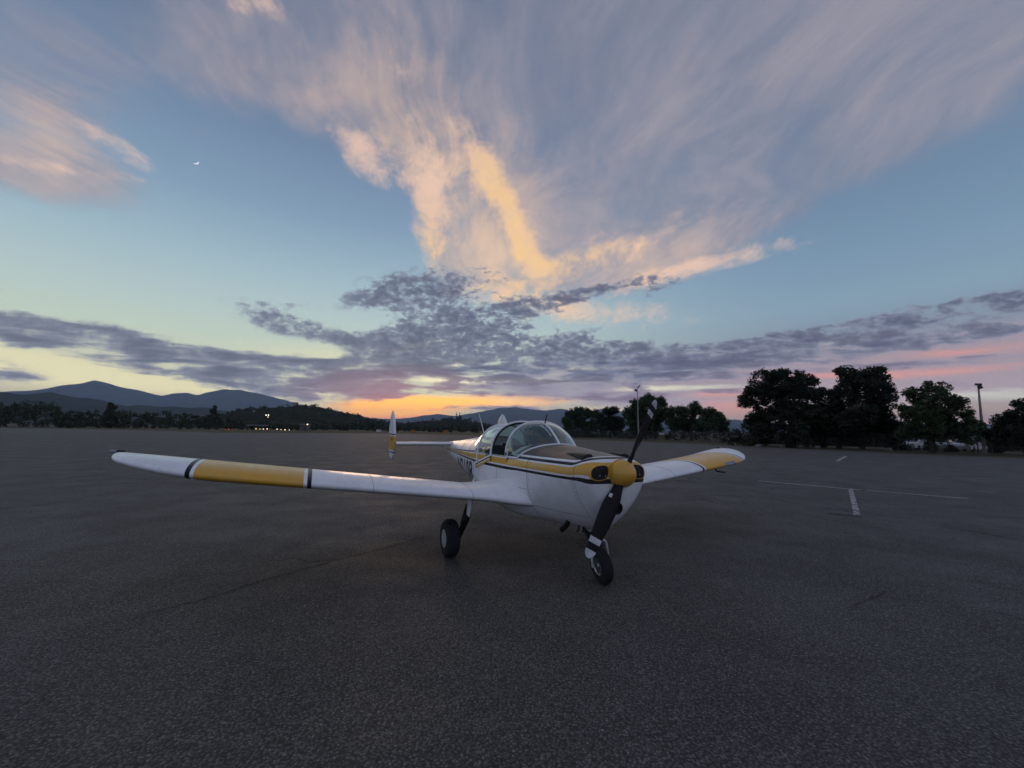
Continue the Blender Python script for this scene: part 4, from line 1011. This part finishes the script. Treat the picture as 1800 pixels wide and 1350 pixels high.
def fuselage():
    mb = MB()
    mb.grid([[sec_pt(x, a) for a in ANG] for x in xs_between(-0.759, -1.30, 14)], cu=True)
    SILL = 1.232
    def openrow(x, off=0.0):
        w, zb, zm, zt, nu, nl = _pchip(x)
        low = [sec_pt(x, math.pi + math.pi * k / 56, off) for k in range(57)]
        y = w + off
        rise = [(x, 1, zm + (SILL - zm) * f) for f in (0.25, 0.5, 0.75, 1.0)]
        L = [(x, -y * (1 - 0.012 * ((p[2] - zm) / 0.12)), p[2]) for p in reversed(rise)]
        Rr = [(x, y * (1 - 0.012 * ((p[2] - zm) / 0.12)), p[2]) for p in rise]
        return L + low + Rr
    cab = xs_between(-1.30, -2.65, 22)
    mb.grid([openrow(x) for x in cab])
    rear = xs_between(-2.65, -5.82, 46)
    rows = [[sec_pt(x, a) for a in ANG] for x in rear]
    mb.grid(rows, cu=True); mb.cap(rows[0]); mb.cap(rows[-1], flip=True)
    add_attr(mb)
    o = mb.build('fuselage', M['stripes'], plane, 40, fix=True)
    ln = MB(); ln.grid([openrow(x, -0.02) for x in xs_between(-1.31, -2.63, 12)])
    ln.build('cockpit_liner', M['inside'], o, 40)
    fl = MB(); fl.box(-2.62, -1.30, -0.46, 0.46, 0.60, 0.64); fl.build('cockpit_floor', M['inside'], o)
    for s_ in (-1, 1):
        r = MB(); r.tube([(x, s_ * (_pchip(x)[0] - 0.014), SILL) for x in xs_between(-1.30, -2.64, 14)], 0.011, 8)
        r.build('canopy_rail', M['metal'], o, 60)
    return o
fus = fuselage()
mb = MB(); mb.cap([(-1.305, p[1] * 0.985, p[2]) for p in [sec_pt(-1.30, a) for a in ANG]]); mb.box(-1.33, -1.306, -0.44, 0.44, 0.92, 1.36)
ip = mb.build('instrument_panel', M['inside'], fus)
for k, y in enumerate((-0.33, -0.20, -0.07, 0.07, 0.20, 0.33)):
    g = MB(); g.lathe([(0, 0.0), (0, 0.044), (0.012, 0.046), (0.012, 0.038), (0.006, 0.0)], (-1.331, y, 1.24), (-1, 0, 0), 16, caps=False); g.build('dial', M['glassgrey'], ip, 40)
for y in (-0.25, 0.25):
    yk = MB()
    yk.tube([(-1.34, y, 1.08), (-1.55, y, 1.10)], 0.014, 8)
    yk.tube([(-1.55, y + 0.13 * math.sin(a), 1.10 + 0.10 * math.cos(a)) for a in [2 * math.pi * k / 16 for k in range(16)]], 0.013, 8, closed=True)
    yk.tube([(-1.55, y - 0.12, 1.10), (-1.55, y + 0.12, 1.10)], 0.013, 8)
    yk.build('control_wheel', M['inside'], fus, 50)
cmp_ = MB(); cmp_.lathe([(-0.05, 0.0), (-0.05, 0.05), (0.03, 0.062), (0.05, 0.05), (0.05, 0.0)], (-1.14, 0.05, 1.45), (1, 0, 0), 14, caps=False)
cmp_.box(-1.16, -1.12, 0.03, 0.07, 1.39, 1.42); cmp_.build('compass', M['inside'], fus, 40)
gp = MB(); gp.box(-1.25, -1.21, -0.23, -0.08, 1.40, 1.52); gp.build('map_display', M['glassgrey'], fus)

def rounded_box(mb, c, h, r, n=3, mat=0):
    """rounded box as a superellipsoid grid"""
    rows = []
    for i in range(13):
        v = -math.pi / 2 + math.pi * i / 12; row = []
        for j in range(24):
            u = 2 * math.pi * j / 24; e = r
            pw = lambda q: math.copysign(abs(q) ** e, q)
            row.append((c[0] + h[0] * pw(math.cos(v)) * pw(math.cos(u)), c[1] + h[1] * pw(math.cos(v)) * pw(math.sin(u)), c[2] + h[2] * pw(math.sin(v))))
        rows.append(row)
    mb.grid(rows, cu=True, mat=mat)
for y in (-0.25, 0.25):
    b = MB(); rounded_box(b, (0, 0, 0), (0.07, 0.215, 0.28), 0.35)
    b.v = [(p[0] - 0.20 * (p[2] + 0.28) - 2.10, p[1] + y, p[2] + 1.07) for p in b.v]
    bk = b.build('seat_back', M['seat'], fus, 60)
    c = MB(); rounded_box(c, (-1.88, y, 0.85), (0.25, 0.215, 0.075), 0.4); c.build('seat_cushion', M['cushion'], fus, 60)
    h = MB()
    for s_ in (-1, 1): h.tube([(-2.14, y + s_ * 0.09, 1.34), (-1.98, y + s_ * 0.11, 1.10), (-1.93, y + s_ * 0.13, 0.92)], 0.018, 6, flat=(1.4, 0.3))
    h.build('shoulder_strap', M['seat'], bk, 60)
mb = MB(); rounded_box(mb, (-2.32, 0.0, 1.18), (0.10, 0.32, 0.12), 0.5); mb.build('luggage', M['seat'], fus, 60)

# ---- windshield
NU, NS = 41, 15
def ws_base(u):
    a = abs(u); f = min(1.0, a / 0.80)
    y = 0.498 * math.sin(f * math.pi / 2) ** 0.92 if f < 1 else 0.498 + 0.009 * (a - 0.8) / 0.2
    x = -0.825 - 0.235 * (y / 0.498) ** 1.7 if f < 1 else -1.06 - 0.25 * (a - 0.8) / 0.2
    return Vector((x, math.copysign(y, u), max(1.228, deck_z(x, y)) + 0.004))
def arch(u, x, w=0.512, z0=1.222, h=0.478, e=0.86):
    th = u * math.pi / 2
    return Vector((x, w * math.copysign(abs(math.sin(th)) ** e, th), z0 + h * max(0.0, math.cos(th)) ** e))
def ws_pt(u, s_, grow=0.0):
    B, A = ws_base(u), arch(u, -1.335)
    C = Vector((B.x * 0.52 + A.x * 0.48, (B.y + A.y) / 2 * 1.03, B.z + 0.88 * (A.z - B.z)))
    p = B * (1 - s_) ** 2 + C * 2 * s_ * (1 - s_) + A * s_ * s_
    if grow: p = p + (p - Vector((-1.4, 0, 1.15))).normalized() * grow
    return p
ws = MB()
ws.grid([[ws_pt(-1 + 2 * j / (NU - 1), i / (NS - 1)) for j in range(NU)] for i in range(NS)])
shield = ws.build('windshield', M['glass'], plane, 60)
mb = MB(); mb.tube([ws_base(-1 + 2 * j / 48) for j in range(49)], 0.015, 8, flat=(1.2, 0.9)); mb.build('base_frame', M['white'], shield, 60)
mb = MB(); mb.tube([arch(-1 + 2 * j / 48, -1.335) for j in range(49)], 0.017, 8); mb.build('windshield_bow', M['white'], shield, 60)
mb = MB(); mb.tube([ws_pt(0, i / 14, 0.003) for i in range(15)], 0.016, 8, flat=(1.1, 0.4)); mb.build('centre_strip', M['white'], shield, 60)
# dark hoop behind the windshield and the latch on the bow
mb = MB(); mb.tube([arch(-1 + 2 * j / 40, -1.40, 0.488, 1.215, 0.452) for j in range(41)], 0.016, 8); mb.build('roll_hoop', M['inside'], shield, 60)
lt = MB(); q = arch(-0.93, -1.30)
lt.box(-1.315, -1.27, q.y - 0.022, q.y - 0.006, 1.238, 1.305); lt.box(-1.308, -1.277, q.y - 0.027, q.y - 0.021, 1.25, 1.293, 1)
lt.build('latch', [M['white'], M['hole']], shield)

# ---- sliding canopy, pushed back
CX0, CX1 = -1.82, -2.46
def can_pt(u, f, off=0.0, dz=0.0):
    x = CX0 + (CX1 - CX0) * f
    return arch(u, x - 0.05 * f * math.cos(u * math.pi / 2), 0.520 - 0.03 * f * f + off, 1.215 - 0.155 * f + dz, 0.486 + 0.135 * f - 0.012 * f * f + off - dz)
cg = MB(); cg.grid([[can_pt(-1 + 2 * j / 40, i / 10) for j in range(41)] for i in range(11)])
canopy = cg.build('sliding_canopy', M['glass'], plane, 60)
rg = MB(); rows = []
for i in range(9):
    f = i / 8; row = []
    for j in range(41):
        u = -1 + 2 * j / 40; a = can_pt(u, 1.0); th = u * math.pi / 2
        x2 = -3.05; w2, z2 = 0.40, 1.08
        e = Vector((x2, w2 * math.copysign(abs(math.sin(th)) ** 0.86, th), max(z2 + 0.38 * max(0, math.cos(th)) ** 0.86, 0)))
        p = a.lerp(e, f); p.z += 0.03 * math.sin(f * math.pi) * math.cos(th); row.append(p)
    rows.append(row)
rg.grid(rows); rg.build('rear_glazing', M['glass'], canopy, 60)
mb = MB(); mb.tube([can_pt(-1 + 2 * j / 48, 0.0, 0.004) for j in range(49)], 0.017, 8); mb.build('canopy_bow', M['white'], canopy, 60)
mb = MB(); mb.tube([can_pt(-1 + 2 * j / 48, 0.0, -0.016) + Vector((0.012, 0, 0)) for j in range(49)], 0.014, 8); mb.build('bow_seal', M['hole'], canopy, 60)
mb = MB(); mb.tube([can_pt(-1 + 2 * j / 48, 1.0, 0.004) for j in range(49)], 0.014, 8); mb.build('canopy_bow', M['white'], canopy, 60)
for s_ in (-1, 1):
    sk = MB(); rows = []
    for i in range(12):
        f = i / 11; x = CX0 + (CX1 - CX0) * f; y = s_ * (0.528 - 0.03 * f * f + 0.012 * f); z = 1.222 - 0.155 * f
        rows.append([(x, y + s_ * t_, z - d) for t_, d in ((0.0, -0.012), (0.004, 0.012), (0.006, 0.034), (0.008, 0.046), (0.010, 0.075), (-0.002, 0.076))])
    sk.grid(rows, mat=lambda i, j: (0, 1, 0, 2, 2)[j], flip=(s_ > 0))
    sk.build('canopy_skirt', [M['white'], M['black'], M['yellow']], canopy)
mb = MB(); mb.tube([can_pt(0.0, i / 6, 0.004) for i in range(7)], 0.016, 8, flat=(1.2, 0.5)); mb.build('canopy_spine', M['white'], canopy, 60)

# ---- wings
TD = math.tan(R(7.03))
CHORD_PTS = [(1 - math.cos(math.pi * i / 44)) / 2 for i in range(0, 45, 2)]
CHORD_PTS = sorted([c for c in CHORD_PTS if abs(c - 0.765) > 0.03] + [0.003, 0.012, 0.765, 0.85])
def foil(n=22, cam=0.03, thick=0.120, lo=0.0, hi=1.0):
    """airfoil outline, upper surface from hi forward, then lower back to hi: (chord fraction, height fraction)"""
    up, dn = [], []
    pts = [c for c in CHORD_PTS if lo - 1e-6 <= c <= hi + 1e-6] if lo in (0.0, 0.765) else [lo + (hi - lo) * i / n for i in range(n + 1)]
    for c in pts:
        t = 5 * thick * (0.2969 * math.sqrt(c) - 0.126 * c - 0.3516 * c * c + 0.2843 * c**3 - 0.1036 * c**4)
        m = cam / 0.16 * (0.8 * c - c * c) if c < 0.4 else cam / 0.36 * (0.2 + 0.8 * c - c * c)
        up.append((c, m + t)); dn.append((c, m - t))
    return list(reversed(up)) + (dn[1:] if lo == 0 else dn)
LEX, CH, WZ = -1.04, 1.50, 0.648
def wing_row(y, side, prof):
    ya = abs(y); le, te, th = LEX, LEX - CH, 1.0
    if ya > 3.55:
        q = min(1.0, (ya - 3.55) / 1.15); le -= 0.82 * q ** 2.0
        e = max(0.0, (ya - 4.51) / 0.19); k = 1 - math.sqrt(max(0.0, 1 - min(1, e) ** 2)); le -= 0.26 * k; te += 0.12 * k
        th = max(0.06, ((le - te) / CH) ** 1.1)
    if ya < 1.05:                              # root fillet: leading edge runs forward, top swells
        k = smooth01(1.05, 0.42, ya); le += 0.30 * k ** 1.5
    else: k = 0.0
    c = le - te; z0 = WZ + ya * TD + 0.085 * (1 - th)
    out = []
    for cf, hf in prof:
        x = le - cf * c; z = z0 + hf * 1.5 * th * (1.0 if k == 0 else (1.0 + (0.55 * k if hf > 0 else 0.0))) - (LEX - x) * math.sin(R(2.2))
        if k and hf > 0: z += 0.05 * k * k * math.sin(min(1, cf * 1.4) * math.pi)
        out.append((x, side * ya, z))
    return out
def wing(side, label):
    w = MB()
    st = [0.30, 0.42, 0.5, 0.58, 0.66, 0.74, 0.82, 0.9, 0.98, 1.05, 1.4, 1.8, 2.2]
    outer = [2.2, 2.5, 2.808, 2.848, 2.882, 3.1, 3.35, 3.6, 3.70, 3.80, 3.832, 3.872, 3.98, 4.08, 4.15]
    tip = [4.15, 4.22, 4.30, 4.38, 4.46, 4.54, 4.60, 4.64, 4.67, 4.69, 4.698]
    def band(y):
        return 2 if (2.808 <= y < 2.847 or 3.832 <= y < 3.871) else (1 if 2.881 <= y < 3.80 else 0)
    full = foil(); cut = foil(hi=0.765)
    fl = side > 0
    w.grid([wing_row(y, side, full) for y in st], mat=0, flip=fl)
    w.grid([wing_row(y, side, cut) + wing_row(y, side, cut)[:1] for y in outer], mat=lambda i, j: band(outer[i] + 1e-4), flip=fl)
    w.grid([wing_row(y, side, full) for y in tip], mat=0, flip=fl)
    w.cap(wing_row(tip[-1], side, full), 0)
    w.cap(wing_row(2.2, side, foil(lo=0.765)), 0); w.cap(wing_row(4.15, side, foil(lo=0.765)), 0)
    o = w.build('wing', [M['white'], M['yellow'], M['black']], plane, 42, fix=True)
    o['label'] = label
    a = MB(); ail = foil(n=6, lo=0.772, hi=1.0)
    ys = [2.206] + [y for y in outer if 2.2 < y < 4.15] + [4.144]
    a.grid([wing_row(y, side, ail) + wing_row(y, side, ail)[:1] for y in ys], mat=lambda i, j: band(ys[i] + 1e-4), flip=fl)
    a.cap(wing_row(ys[0], side, ail)); a.cap(wing_row(ys[-1], side, ail), flip=True)
    a.build('aileron', [M['white'], M['yellow'], M['black']], o, 42, fix=True)
    # navigation lamp on the tip
    n = MB(); p = Vector((LEX - 1.20, side * 4.725, WZ + 4.69 * TD + 0.045))
    n.lathe([(-0.07, 0.0), (-0.07, 0.016), (-0.01, 0.022), (-0.005, 0.022)], p + Vector((0, side * 0.01, 0.012)), (0.15, side, 0.05), 12, mat=0, caps=False)
    n.lathe([(-0.004, 0.020), (0.03, 0.018), (0.055, 0.010), (0.06, 0.0)], p + Vector((0, side * 0.01, 0.012)), (0.15, side, 0.05), 12, mat=1, caps=False)
    n.build('navigation_lamp', [M['hole'], M['lens']], o, 50)
    return o
wr = wing(-1, 'white right wing reaching to the left of the photo, yellow band near its rounded tip')
wl = wing(1, 'white left wing with a grey lamp window in its yellow band')
ld = MB(); pr = foil()
idx = [i for i, (c, h) in enumerate(pr) if c < 0.10 and (h < 0.035)]
ld.grid([[Vector(p) + Vector((0.005, 0, -0.002)) for p in [wing_row(y, 1, pr)[i] for i in idx[:6]]] for y in (3.34, 3.42, 3.50, 3.58)])
ld.build('landing_lamp', M['lens'], wl, 50)
pt = MB(); pt.tube([(-1.30, 3.42, WZ + 3.42 * TD - 0.09), (-1.30, 3.42, WZ + 3.42 * TD - 0.12), (-1.24, 3.42, WZ + 3.42 * TD - 0.135), (-1.12, 3.42, WZ + 3.42 * TD - 0.135)], 0.012, 8)
pt.build('pitot_tube', M['dark_metal'], wl, 50)
for s_, w_ in ((-1, wr), (1, wl)):                      # entry step tube behind the root
    e = MB(); e.tube([(-2.50, s_ * 0.50, 0.83), (-2.42, s_ * 0.555, 0.80), (-2.30, s_ * 0.60, 0.735)], 0.013, 8); e.build('grab_rod', M['white'], w_, 50)
    e = MB(); e.box(-2.40, -2.26, min(s_ * 0.60, s_ * 0.70), max(s_ * 0.60, s_ * 0.70), 0.722, 0.742); e.build('step_pad', M['rubber'], w_)

# ---- tail
def slab(profile_rows, mats, name, parent, mat=0, angle=45):
    m = MB(); m.grid(profile_rows, cu=True, mat=mat); m.cap(profile_rows[0]); m.cap(profile_rows[-1], flip=True)
    return m.build(name, mats, parent, angle, fix=True)
SZ = 1.272
def stab_ring(y, x0, x1, t, nose):
    out = []
    for k in range(20):
        a = 2 * math.pi * k / 20; c, s_ = math.cos(a), math.sin(a)
        f = (1 + c) / 2
        out.append((x1 + (x0 - x1) * f, y, SZ + t * (s_ * (abs(s_) ** -0.2 if abs(s_) > 1e-6 else 0)) * ((0.35 + 0.65 * f) if nose else f ** 0.8 + 0.06)))
    return out
slab([stab_ring(y, -4.98, -5.42, 0.052, True) for y in xs_between(-1.28, 1.28, 9)], M['white'], 'tailplane', plane)
slab([stab_ring(y, -5.43, -5.72, 0.034, False) for y in xs_between(-1.24, 1.24, 9)], M['white'], 'elevator', plane)
def fin_xz(z):
    """leading and trailing edge of the egg-shaped fin and rudder at height z"""
    t = (z - 0.935) / (1.967 - 0.935); t = min(1, max(0, t))
    prof = (math.sin(math.pi * min(1, max(0.0, t)) ** 0.80)) ** 0.62
    c = 0.82 * prof; xc = -5.40 - 0.10 * t
    return xc + c * 0.46, xc - c * 0.54
def fin(side):
    zs = [0.936, 0.945, 0.96, 0.98, 1.01, 1.05, 1.078, 1.10, 1.135, 1.20, 1.28, 1.36, 1.425, 1.45, 1.472, 1.55, 1.63, 1.70, 1.77, 1.83, 1.88, 1.92, 1.945, 1.958, 1.966]
    def band(i):
        z = zs[i] + 1e-4
        return 2 if (1.078 <= z < 1.10 or 1.45 <= z < 1.472) else (1 if 1.135 <= z < 1.425 else 0)
    def rows(x_of):
        out = []
        for z in zs:
            a, b = x_of(z); th = 0.034 * min(1.0, (a - b) / 0.25 + 0.15)
            out.append([(b + (a - b) * (1 + math.cos(q)) / 2, side * 1.297 + th * math.sin(q) * (0.45 + 0.55 * (1 + math.cos(q)) / 2), z) for q in [2 * math.pi * k / 18 for k in range(18)]])
        return out
    mats = [M['white'], M['yellow'], M['black']]
    hinge = lambda z: min(fin_xz(z)[0] - 0.01, max(fin_xz(z)[1] + 0.02, -5.47))
    f = slab(rows(lambda z: (fin_xz(z)[0], hinge(z))), mats, 'fin', plane, mat=lambda i, j: band(i))
    slab(rows(lambda z: (hinge(z) - 0.006, min(fin_xz(z)[1], hinge(z) - 0.012))), mats, 'rudder', f, mat=lambda i, j: band(i))
    return f
fin_r = fin(-1); fin_l = fin(1)
mb = MB(); mb.box(-5.36, -5.24, -1.297 - 0.0365, -1.297 - 0.0335, 1.335, 1.385); mb.build('emblem', plain('emblem_red', (0.16, 0.03, 0.015), 0.4), fin_r)
tl = MB(); tl.lathe([(0.0, 0.0), (0.0, 0.022), (0.05, 0.024), (0.09, 0.016), (0.10, 0.0)], (-5.80, 0, 1.165), (-1, 0, 0), 12, caps=False); tl.build('tail_lamp', M['lens'], plane, 50)

# ---- propeller
HUB = Vector((0.385, 0.0, 1.160)); PR = 0.875
PA = math.atan2(-0.445, -0.75)                         # lower blade leans to the aircraft's right
prop = MB()
sp = [(0.0, 0.0), (0.0, 0.134), (0.02, 0.138), (0.05, 0.135), (0.08, 0.124), (0.11, 0.105), (0.135, 0.083), (0.155, 0.058), (0.168, 0.034), (0.174, 0.012), (0.175, 0.0)]
prop.lathe(sp, (0.335, 0, 1.160), (1, 0, 0), 36, caps=False)
pr_o = prop.build('spinner', M['yellow'], plane, 50)
bp = MB(); bp.lathe([(0.0, 0.0), (0.0, 0.144), (0.010, 0.144), (0.010, 0.0)], (0.326, 0, 1.160), (1, 0, 0), 36, caps=False); bp.build('back_plate', M['yellow'], pr_o, 40)
def blade(sgn):
    r_ = Vector((0, math.sin(PA), math.cos(PA))) * sgn          # lower blade for +1
    t_ = Vector((1, 0, 0)).cross(r_)
    m = MB(); rows = []; rr = [0.10, 0.13, 0.16, 0.20, 0.26, 0.34, 0.43, 0.52, 0.60, 0.665, 0.68, 0.735, 0.75, 0.80, 0.815, 0.84, 0.858, 0.870, 0.875]
    for q in rr:
        f = q / PR
        ch = 0.085 + (0.158 - 0.085) * smooth01(0.10, 0.34, q); ch *= 1 - 0.30 * smooth01(0.45, 0.80, q)
        if q > 0.80: ch *= math.sqrt(max(0.02, 1 - ((q - 0.80) / 0.076) ** 2))
        th = 0.050 * (1 - smooth01(0.08, 0.5, q)) + 0.020 * (1 - f) + 0.007
        be = math.atan2(0.225, q) * 0.95 + R(3)
        be = min(be, R(48))
        cdir = t_ * math.cos(be) + Vector((1, 0, 0)) * math.sin(be); nrm = r_.cross(cdir)
        row = []
        for k in range(18):
            a = 2 * math.pi * k / 18
            row.append(HUB + r_ * q + cdir * (ch / 2 * math.cos(a)) + nrm * (th / 2 * math.sin(a) * (0.6 + 0.4 * math.cos(a))))
        rows.append(row)
    def band(i):
        q = rr[i] + 1e-4
        return 1 if (0.68 <= q < 0.735 or q >= 0.80) else 0
    m.grid(rows, cu=True, mat=lambda i, j: band(i)); m.cap(rows[0]); m.cap(rows[-1], 1, flip=True)
    o = m.build('propeller_blade', [M['blade'], M['tipwhite']], pr_o, 50, fix=True)
    return o, r_, t_
b1, r1, t1 = blade(1); blade(-1)
dc = MB(); be = R(42); cd = t1 * math.cos(be) + Vector((1, 0, 0)) * math.sin(be); nn = r1.cross(cd)
if nn.x < 0: nn = -nn
p0 = HUB + r1 * 0.255 + nn * 0.021 - cd * 0.035
dc.add([p0 - cd * 0.016 - r1 * 0.02, p0 + cd * 0.016 - r1 * 0.02, p0 + cd * 0.016 + r1 * 0.02, p0 - cd * 0.016 + r1 * 0.02], [(0, 1, 2, 3)])
dc.build('maker_decal', M['tipwhite'], b1)

# ---- landing gear
def wheel(name, c, axis, rad, wid, parent, rimmat):
    c, axis = Vector(c), Vector(axis).normalized(); h = wid / 2
    root = MB()
    prof = []
    ri = rad * 0.50
    for k in range(25):
        a = math.pi * k / 24
        ca = math.cos(a)
        prof.append((-h * math.copysign(abs(ca) ** 0.55, ca), ri + (rad - ri) * math.sin(a) ** 0.55))
    root.lathe(prof, c, axis, 40, caps=False)
    for g in (-0.45, -0.15, 0.15, 0.45):                    # tread grooves
        root.tube([c + axis * (h * g) + (axis.orthogonal().normalized() * math.cos(q) + axis.cross(axis.orthogonal().normalized()) * math.sin(q)) * (rad * (1.0 - 0.012 * (abs(g) > 0.3))) for q in [2 * math.pi * k / 40 for k in range(40)]], 0.004, 4, closed=True)
    root.v = [(p[0], p[1], max(p[2], 0.003)) for p in root.v]      # flattened where it bears on the ground
    ty = root.build('tyre', M['rubber'], None, 50)
    r = MB()
    for s_ in (-1, 1):
        r.lathe([(s_ * h * 0.55, ri * 1.04), (s_ * h * 0.86, ri * 1.02), (s_ * h * 0.90, ri * 0.97), (s_ * h * 0.74, ri * 0.86), (s_ * h * 0.74, ri * 0.35), (s_ * h * 0.95, ri * 0.28), (s_ * h * 0.97, 0.0)], c, axis, 28, caps=False)
    rm = r.build('rim', rimmat, None, 40)
    return ty, rm
NWC = Vector((0.0, 0.0, 0.180))
na = Vector((-0.12, -1.0, -0.15)).normalized()
nose_gear = MB()
nose_gear.tube([(-0.10, 0.0, 0.62), (-0.055, 0.0, 0.47)], 0.034, 14); nose_gear.tube([(-0.055, 0, 0.48), (-0.02, 0.0, 0.405)], 0.024, 12)
ng = nose_gear.build('nose_gear', M['dark_metal'], plane, 50)
fk = MB()
side = na; fw = Vector((0, 0, 1)).cross(side).normalized(); upv = side.cross(fw).normalized()
if upv.z < 0: upv = -upv
pts = []
for k in range(-12, 13):
    q = k / 12; a = q * math.pi / 2 * 1.0
    if abs(q) > 0.55: pts.append(NWC + side * (0.098 * math.copysign(1, q)) + upv * (0.205 * (1 - (abs(q) - 0.55) / 0.45)))
    else: pts.append(NWC + side * (0.098 * math.sin(q / 0.55 * math.pi / 2)) + upv * (0.205 + 0.055 * math.cos(q / 0.55 * math.pi / 2)))
fk.tube(pts, 0.013, 8); fk.build('fork', M['hub'], ng, 60)
sc_ = MB()
for s_ in (-1, 1): sc_.tube([(-0.085, s_ * 0.03, 0.52), (-0.17, s_ * 0.025, 0.46), (-0.06, s_ * 0.03, 0.415)], 0.010, 6)
sc_.build('scissor_link', M['dark_metal'], ng, 60)
ty, rm = wheel('nose', NWC, na, 0.188, 0.108, ng, M['metal']); ty.parent = ng; rm.parent = ng
for s_ in (-1, 1):
    lt_ = 0.16 if s_ > 0 else 0.0                       # the left leg stands a little further in
    c = Vector((-1.52, s_ * 1.185 - lt_, 0.217))
    g = MB()
    g.tube([(-1.36, (s_ * 0.98 - lt_), 0.74), (-1.34, (s_ * 1.00 - lt_), 0.60), (-1.33, (s_ * 1.02 - lt_), 0.50)], [0.042, 0.038, 0.028], 12, flat=(1.2, 0.8))
    lg = g.build('main_gear_leg', M['white'], plane, 50)
    a = MB(); a.tube([(-1.32, (s_ * 1.025 - lt_), 0.52), (-1.36, (s_ * 1.05 - lt_), 0.42), (-1.50, (s_ * 1.065 - lt_), 0.25)], [0.03, 0.032, 0.03], 10, flat=(0.8, 1.3)); a.tube([(-1.52, (s_ * 1.04 - lt_), 0.228), (-1.52, (s_ * 1.13 - lt_), 0.228)], 0.028, 10)
    a.build('trailing_arm', M['dark_metal'], lg, 50)
    k = MB(); k.tube([(-1.40, (s_ * 1.01 - lt_), 0.64), (-1.46, (s_ * 1.055 - lt_), 0.38)], [0.018, 0.022], 10); k.tube([(-1.40, (s_ * 1.01 - lt_), 0.60), (-1.43, (s_ * 1.03 - lt_), 0.50)], 0.028, 10)
    k.build('shock_absorber', M['dark_metal'], lg, 50)
    ty, rm = wheel('main', c, (0, s_, 0), 0.228, 0.165, lg, M['hub']); ty.parent = lg; rm.parent = lg
    cv = MB(); cv.lathe([(0.062, 0.122), (0.078, 0.112), (0.082, 0.06), (0.083, 0.0)], c, (0, s_, 0), 24, caps=False); cv.build('hub_cover', M['hub'], lg, 50)

# ---- belly fittings, aerials, registration
ex = MB(); ex.tube([(-0.30, -0.20, 0.60), (-0.33, -0.225, 0.53), (-0.40, -0.235, 0.475)], 0.030, 12, caps=False); ex.build('exhaust_pipe', M['dark_metal'], cowl, 60)
for d in ((-0.20, -0.14), (-0.15, -0.11)):
    ex = MB(); ex.tube([(d[0], d[1], 0.56), (d[0] - 0.01, d[1], 0.505), (d[0] - 0.03, d[1], 0.485)], 0.009, 6); ex.build('drain_tube', M['dark_metal'], cowl, 60)
an = MB(); an.tube([(-3.36, 0, 1.44), (-3.70, 0, 1.885)], [0.010, 0.005], 6, flat=(0.7, 1.6)); an.build('whip_aerial', M['white'], fus, 60)
an = MB(); an.tube([(-1.21, 0.0, 1.655), (-1.14, 0.0, 1.80)], [0.009, 0.006], 6); an.build('stub_aerial', M['hole'], shield, 60)
M['seam'] = plain('seam_grey', (0.26, 0.26, 0.26), 0.8)  # plain grey of the panel joints
def seam(pts, parent, w=0.0028):
    """a thin grey joint line following the skin"""
    m = MB(); m.tube(pts, w, 4); return m.build('panel_seam', M['seam'], parent, 60)
for x in (-3.05, -3.75, -4.45):
    seam([sec_pt(x, a, 0.0005) for a in [math.pi * (0.5 + 1.0 * k / 40) for k in range(41)]], fus, 0.0025)
for s_ in (-1, 1):
    seam([(x, s_ * (half_width(x, 0.70) + 0.0005), 0.70) for x in xs_between(0.09, -0.74, 20)], cowl)
    seam([(-1.62, s_ * (half_width(-1.62, z) + 0.0005), z) for z in xs_between(0.86, 1.06, 8)], fus, 0.0025)
    seam([(x, s_ * (half_width(x, 0.88) + 0.0005), 0.88) for x in xs_between(-0.77, -1.25, 10)], fus, 0.0022)
    for k in range(26):                                   # fastener heads round the cowl seams
        z = 0.62 + 0.46 * (k % 13) / 12; x = 0.085 if k < 13 else -0.725
        q = MB(); q.lathe([(0.0, 0.007), (0.003, 0.005)], (x, s_ * half_width(x, z), z), (0, s_, 0), 6); q.build('fastener', M['metal'], cowl)
def registration(side):
    cu = bpy.data.curves.new('registration', 'FONT'); cu.body = 'N210R'; cu.size = 0.30; cu.resolution_u = 4; cu.space_character = 1.08; cu.offset = 0.004
    ob = bpy.data.objects.new('tmp_text', cu); COL.objects.link(ob)
    bpy.context.view_layer.update()
    me = bpy.data.meshes.new_from_object(ob.evaluated_get(bpy.context.evaluated_depsgraph_get()))
    bpy.data.objects.remove(ob, do_unlink=True)
    bm = bmesh.new(); bm.from_mesh(me)
    bmesh.ops.triangulate(bm, faces=bm.faces)
    bmesh.ops.subdivide_edges(bm, edges=[e for e in bm.edges if e.calc_length() > 0.05], cuts=3)
    xs = [v.co.x for v in bm.verts]; w = max(xs) - min(xs); x0 = min(xs)
    X0, X1, ZB, ZT = (-4.0, -2.66, 0.78, 1.07)
    hh = max(v.co.y for v in bm.verts)
    for v in bm.verts:
        f = (v.co.x - x0) / w
        x = X0 + (X1 - X0) * f if side < 0 else X1 + (X0 - X1) * f
        lo = max(ZB - 0.02, _pchip(x)[1] + 0.05)
        z = lo + (ZT - lo) * (v.co.y / hh)
        v.co = (x, side * (half_width(x, z) + 0.004), z)
    bm.to_mesh(me); bm.free()
    me.materials.clear(); me.materials.append(M['black'])
    o = link('registration', me, fus); return o
registration(-1); registration(1)
for s_, w_ in ((-1, wr), (1, wl)):
    for y in (1.06, 2.2):
        pr_ = [p for p in wing_row(y, s_, foil())]
        seam([Vector(p) + Vector((0, 0, 0.0005)) for p in pr_], w_, 0.0018)
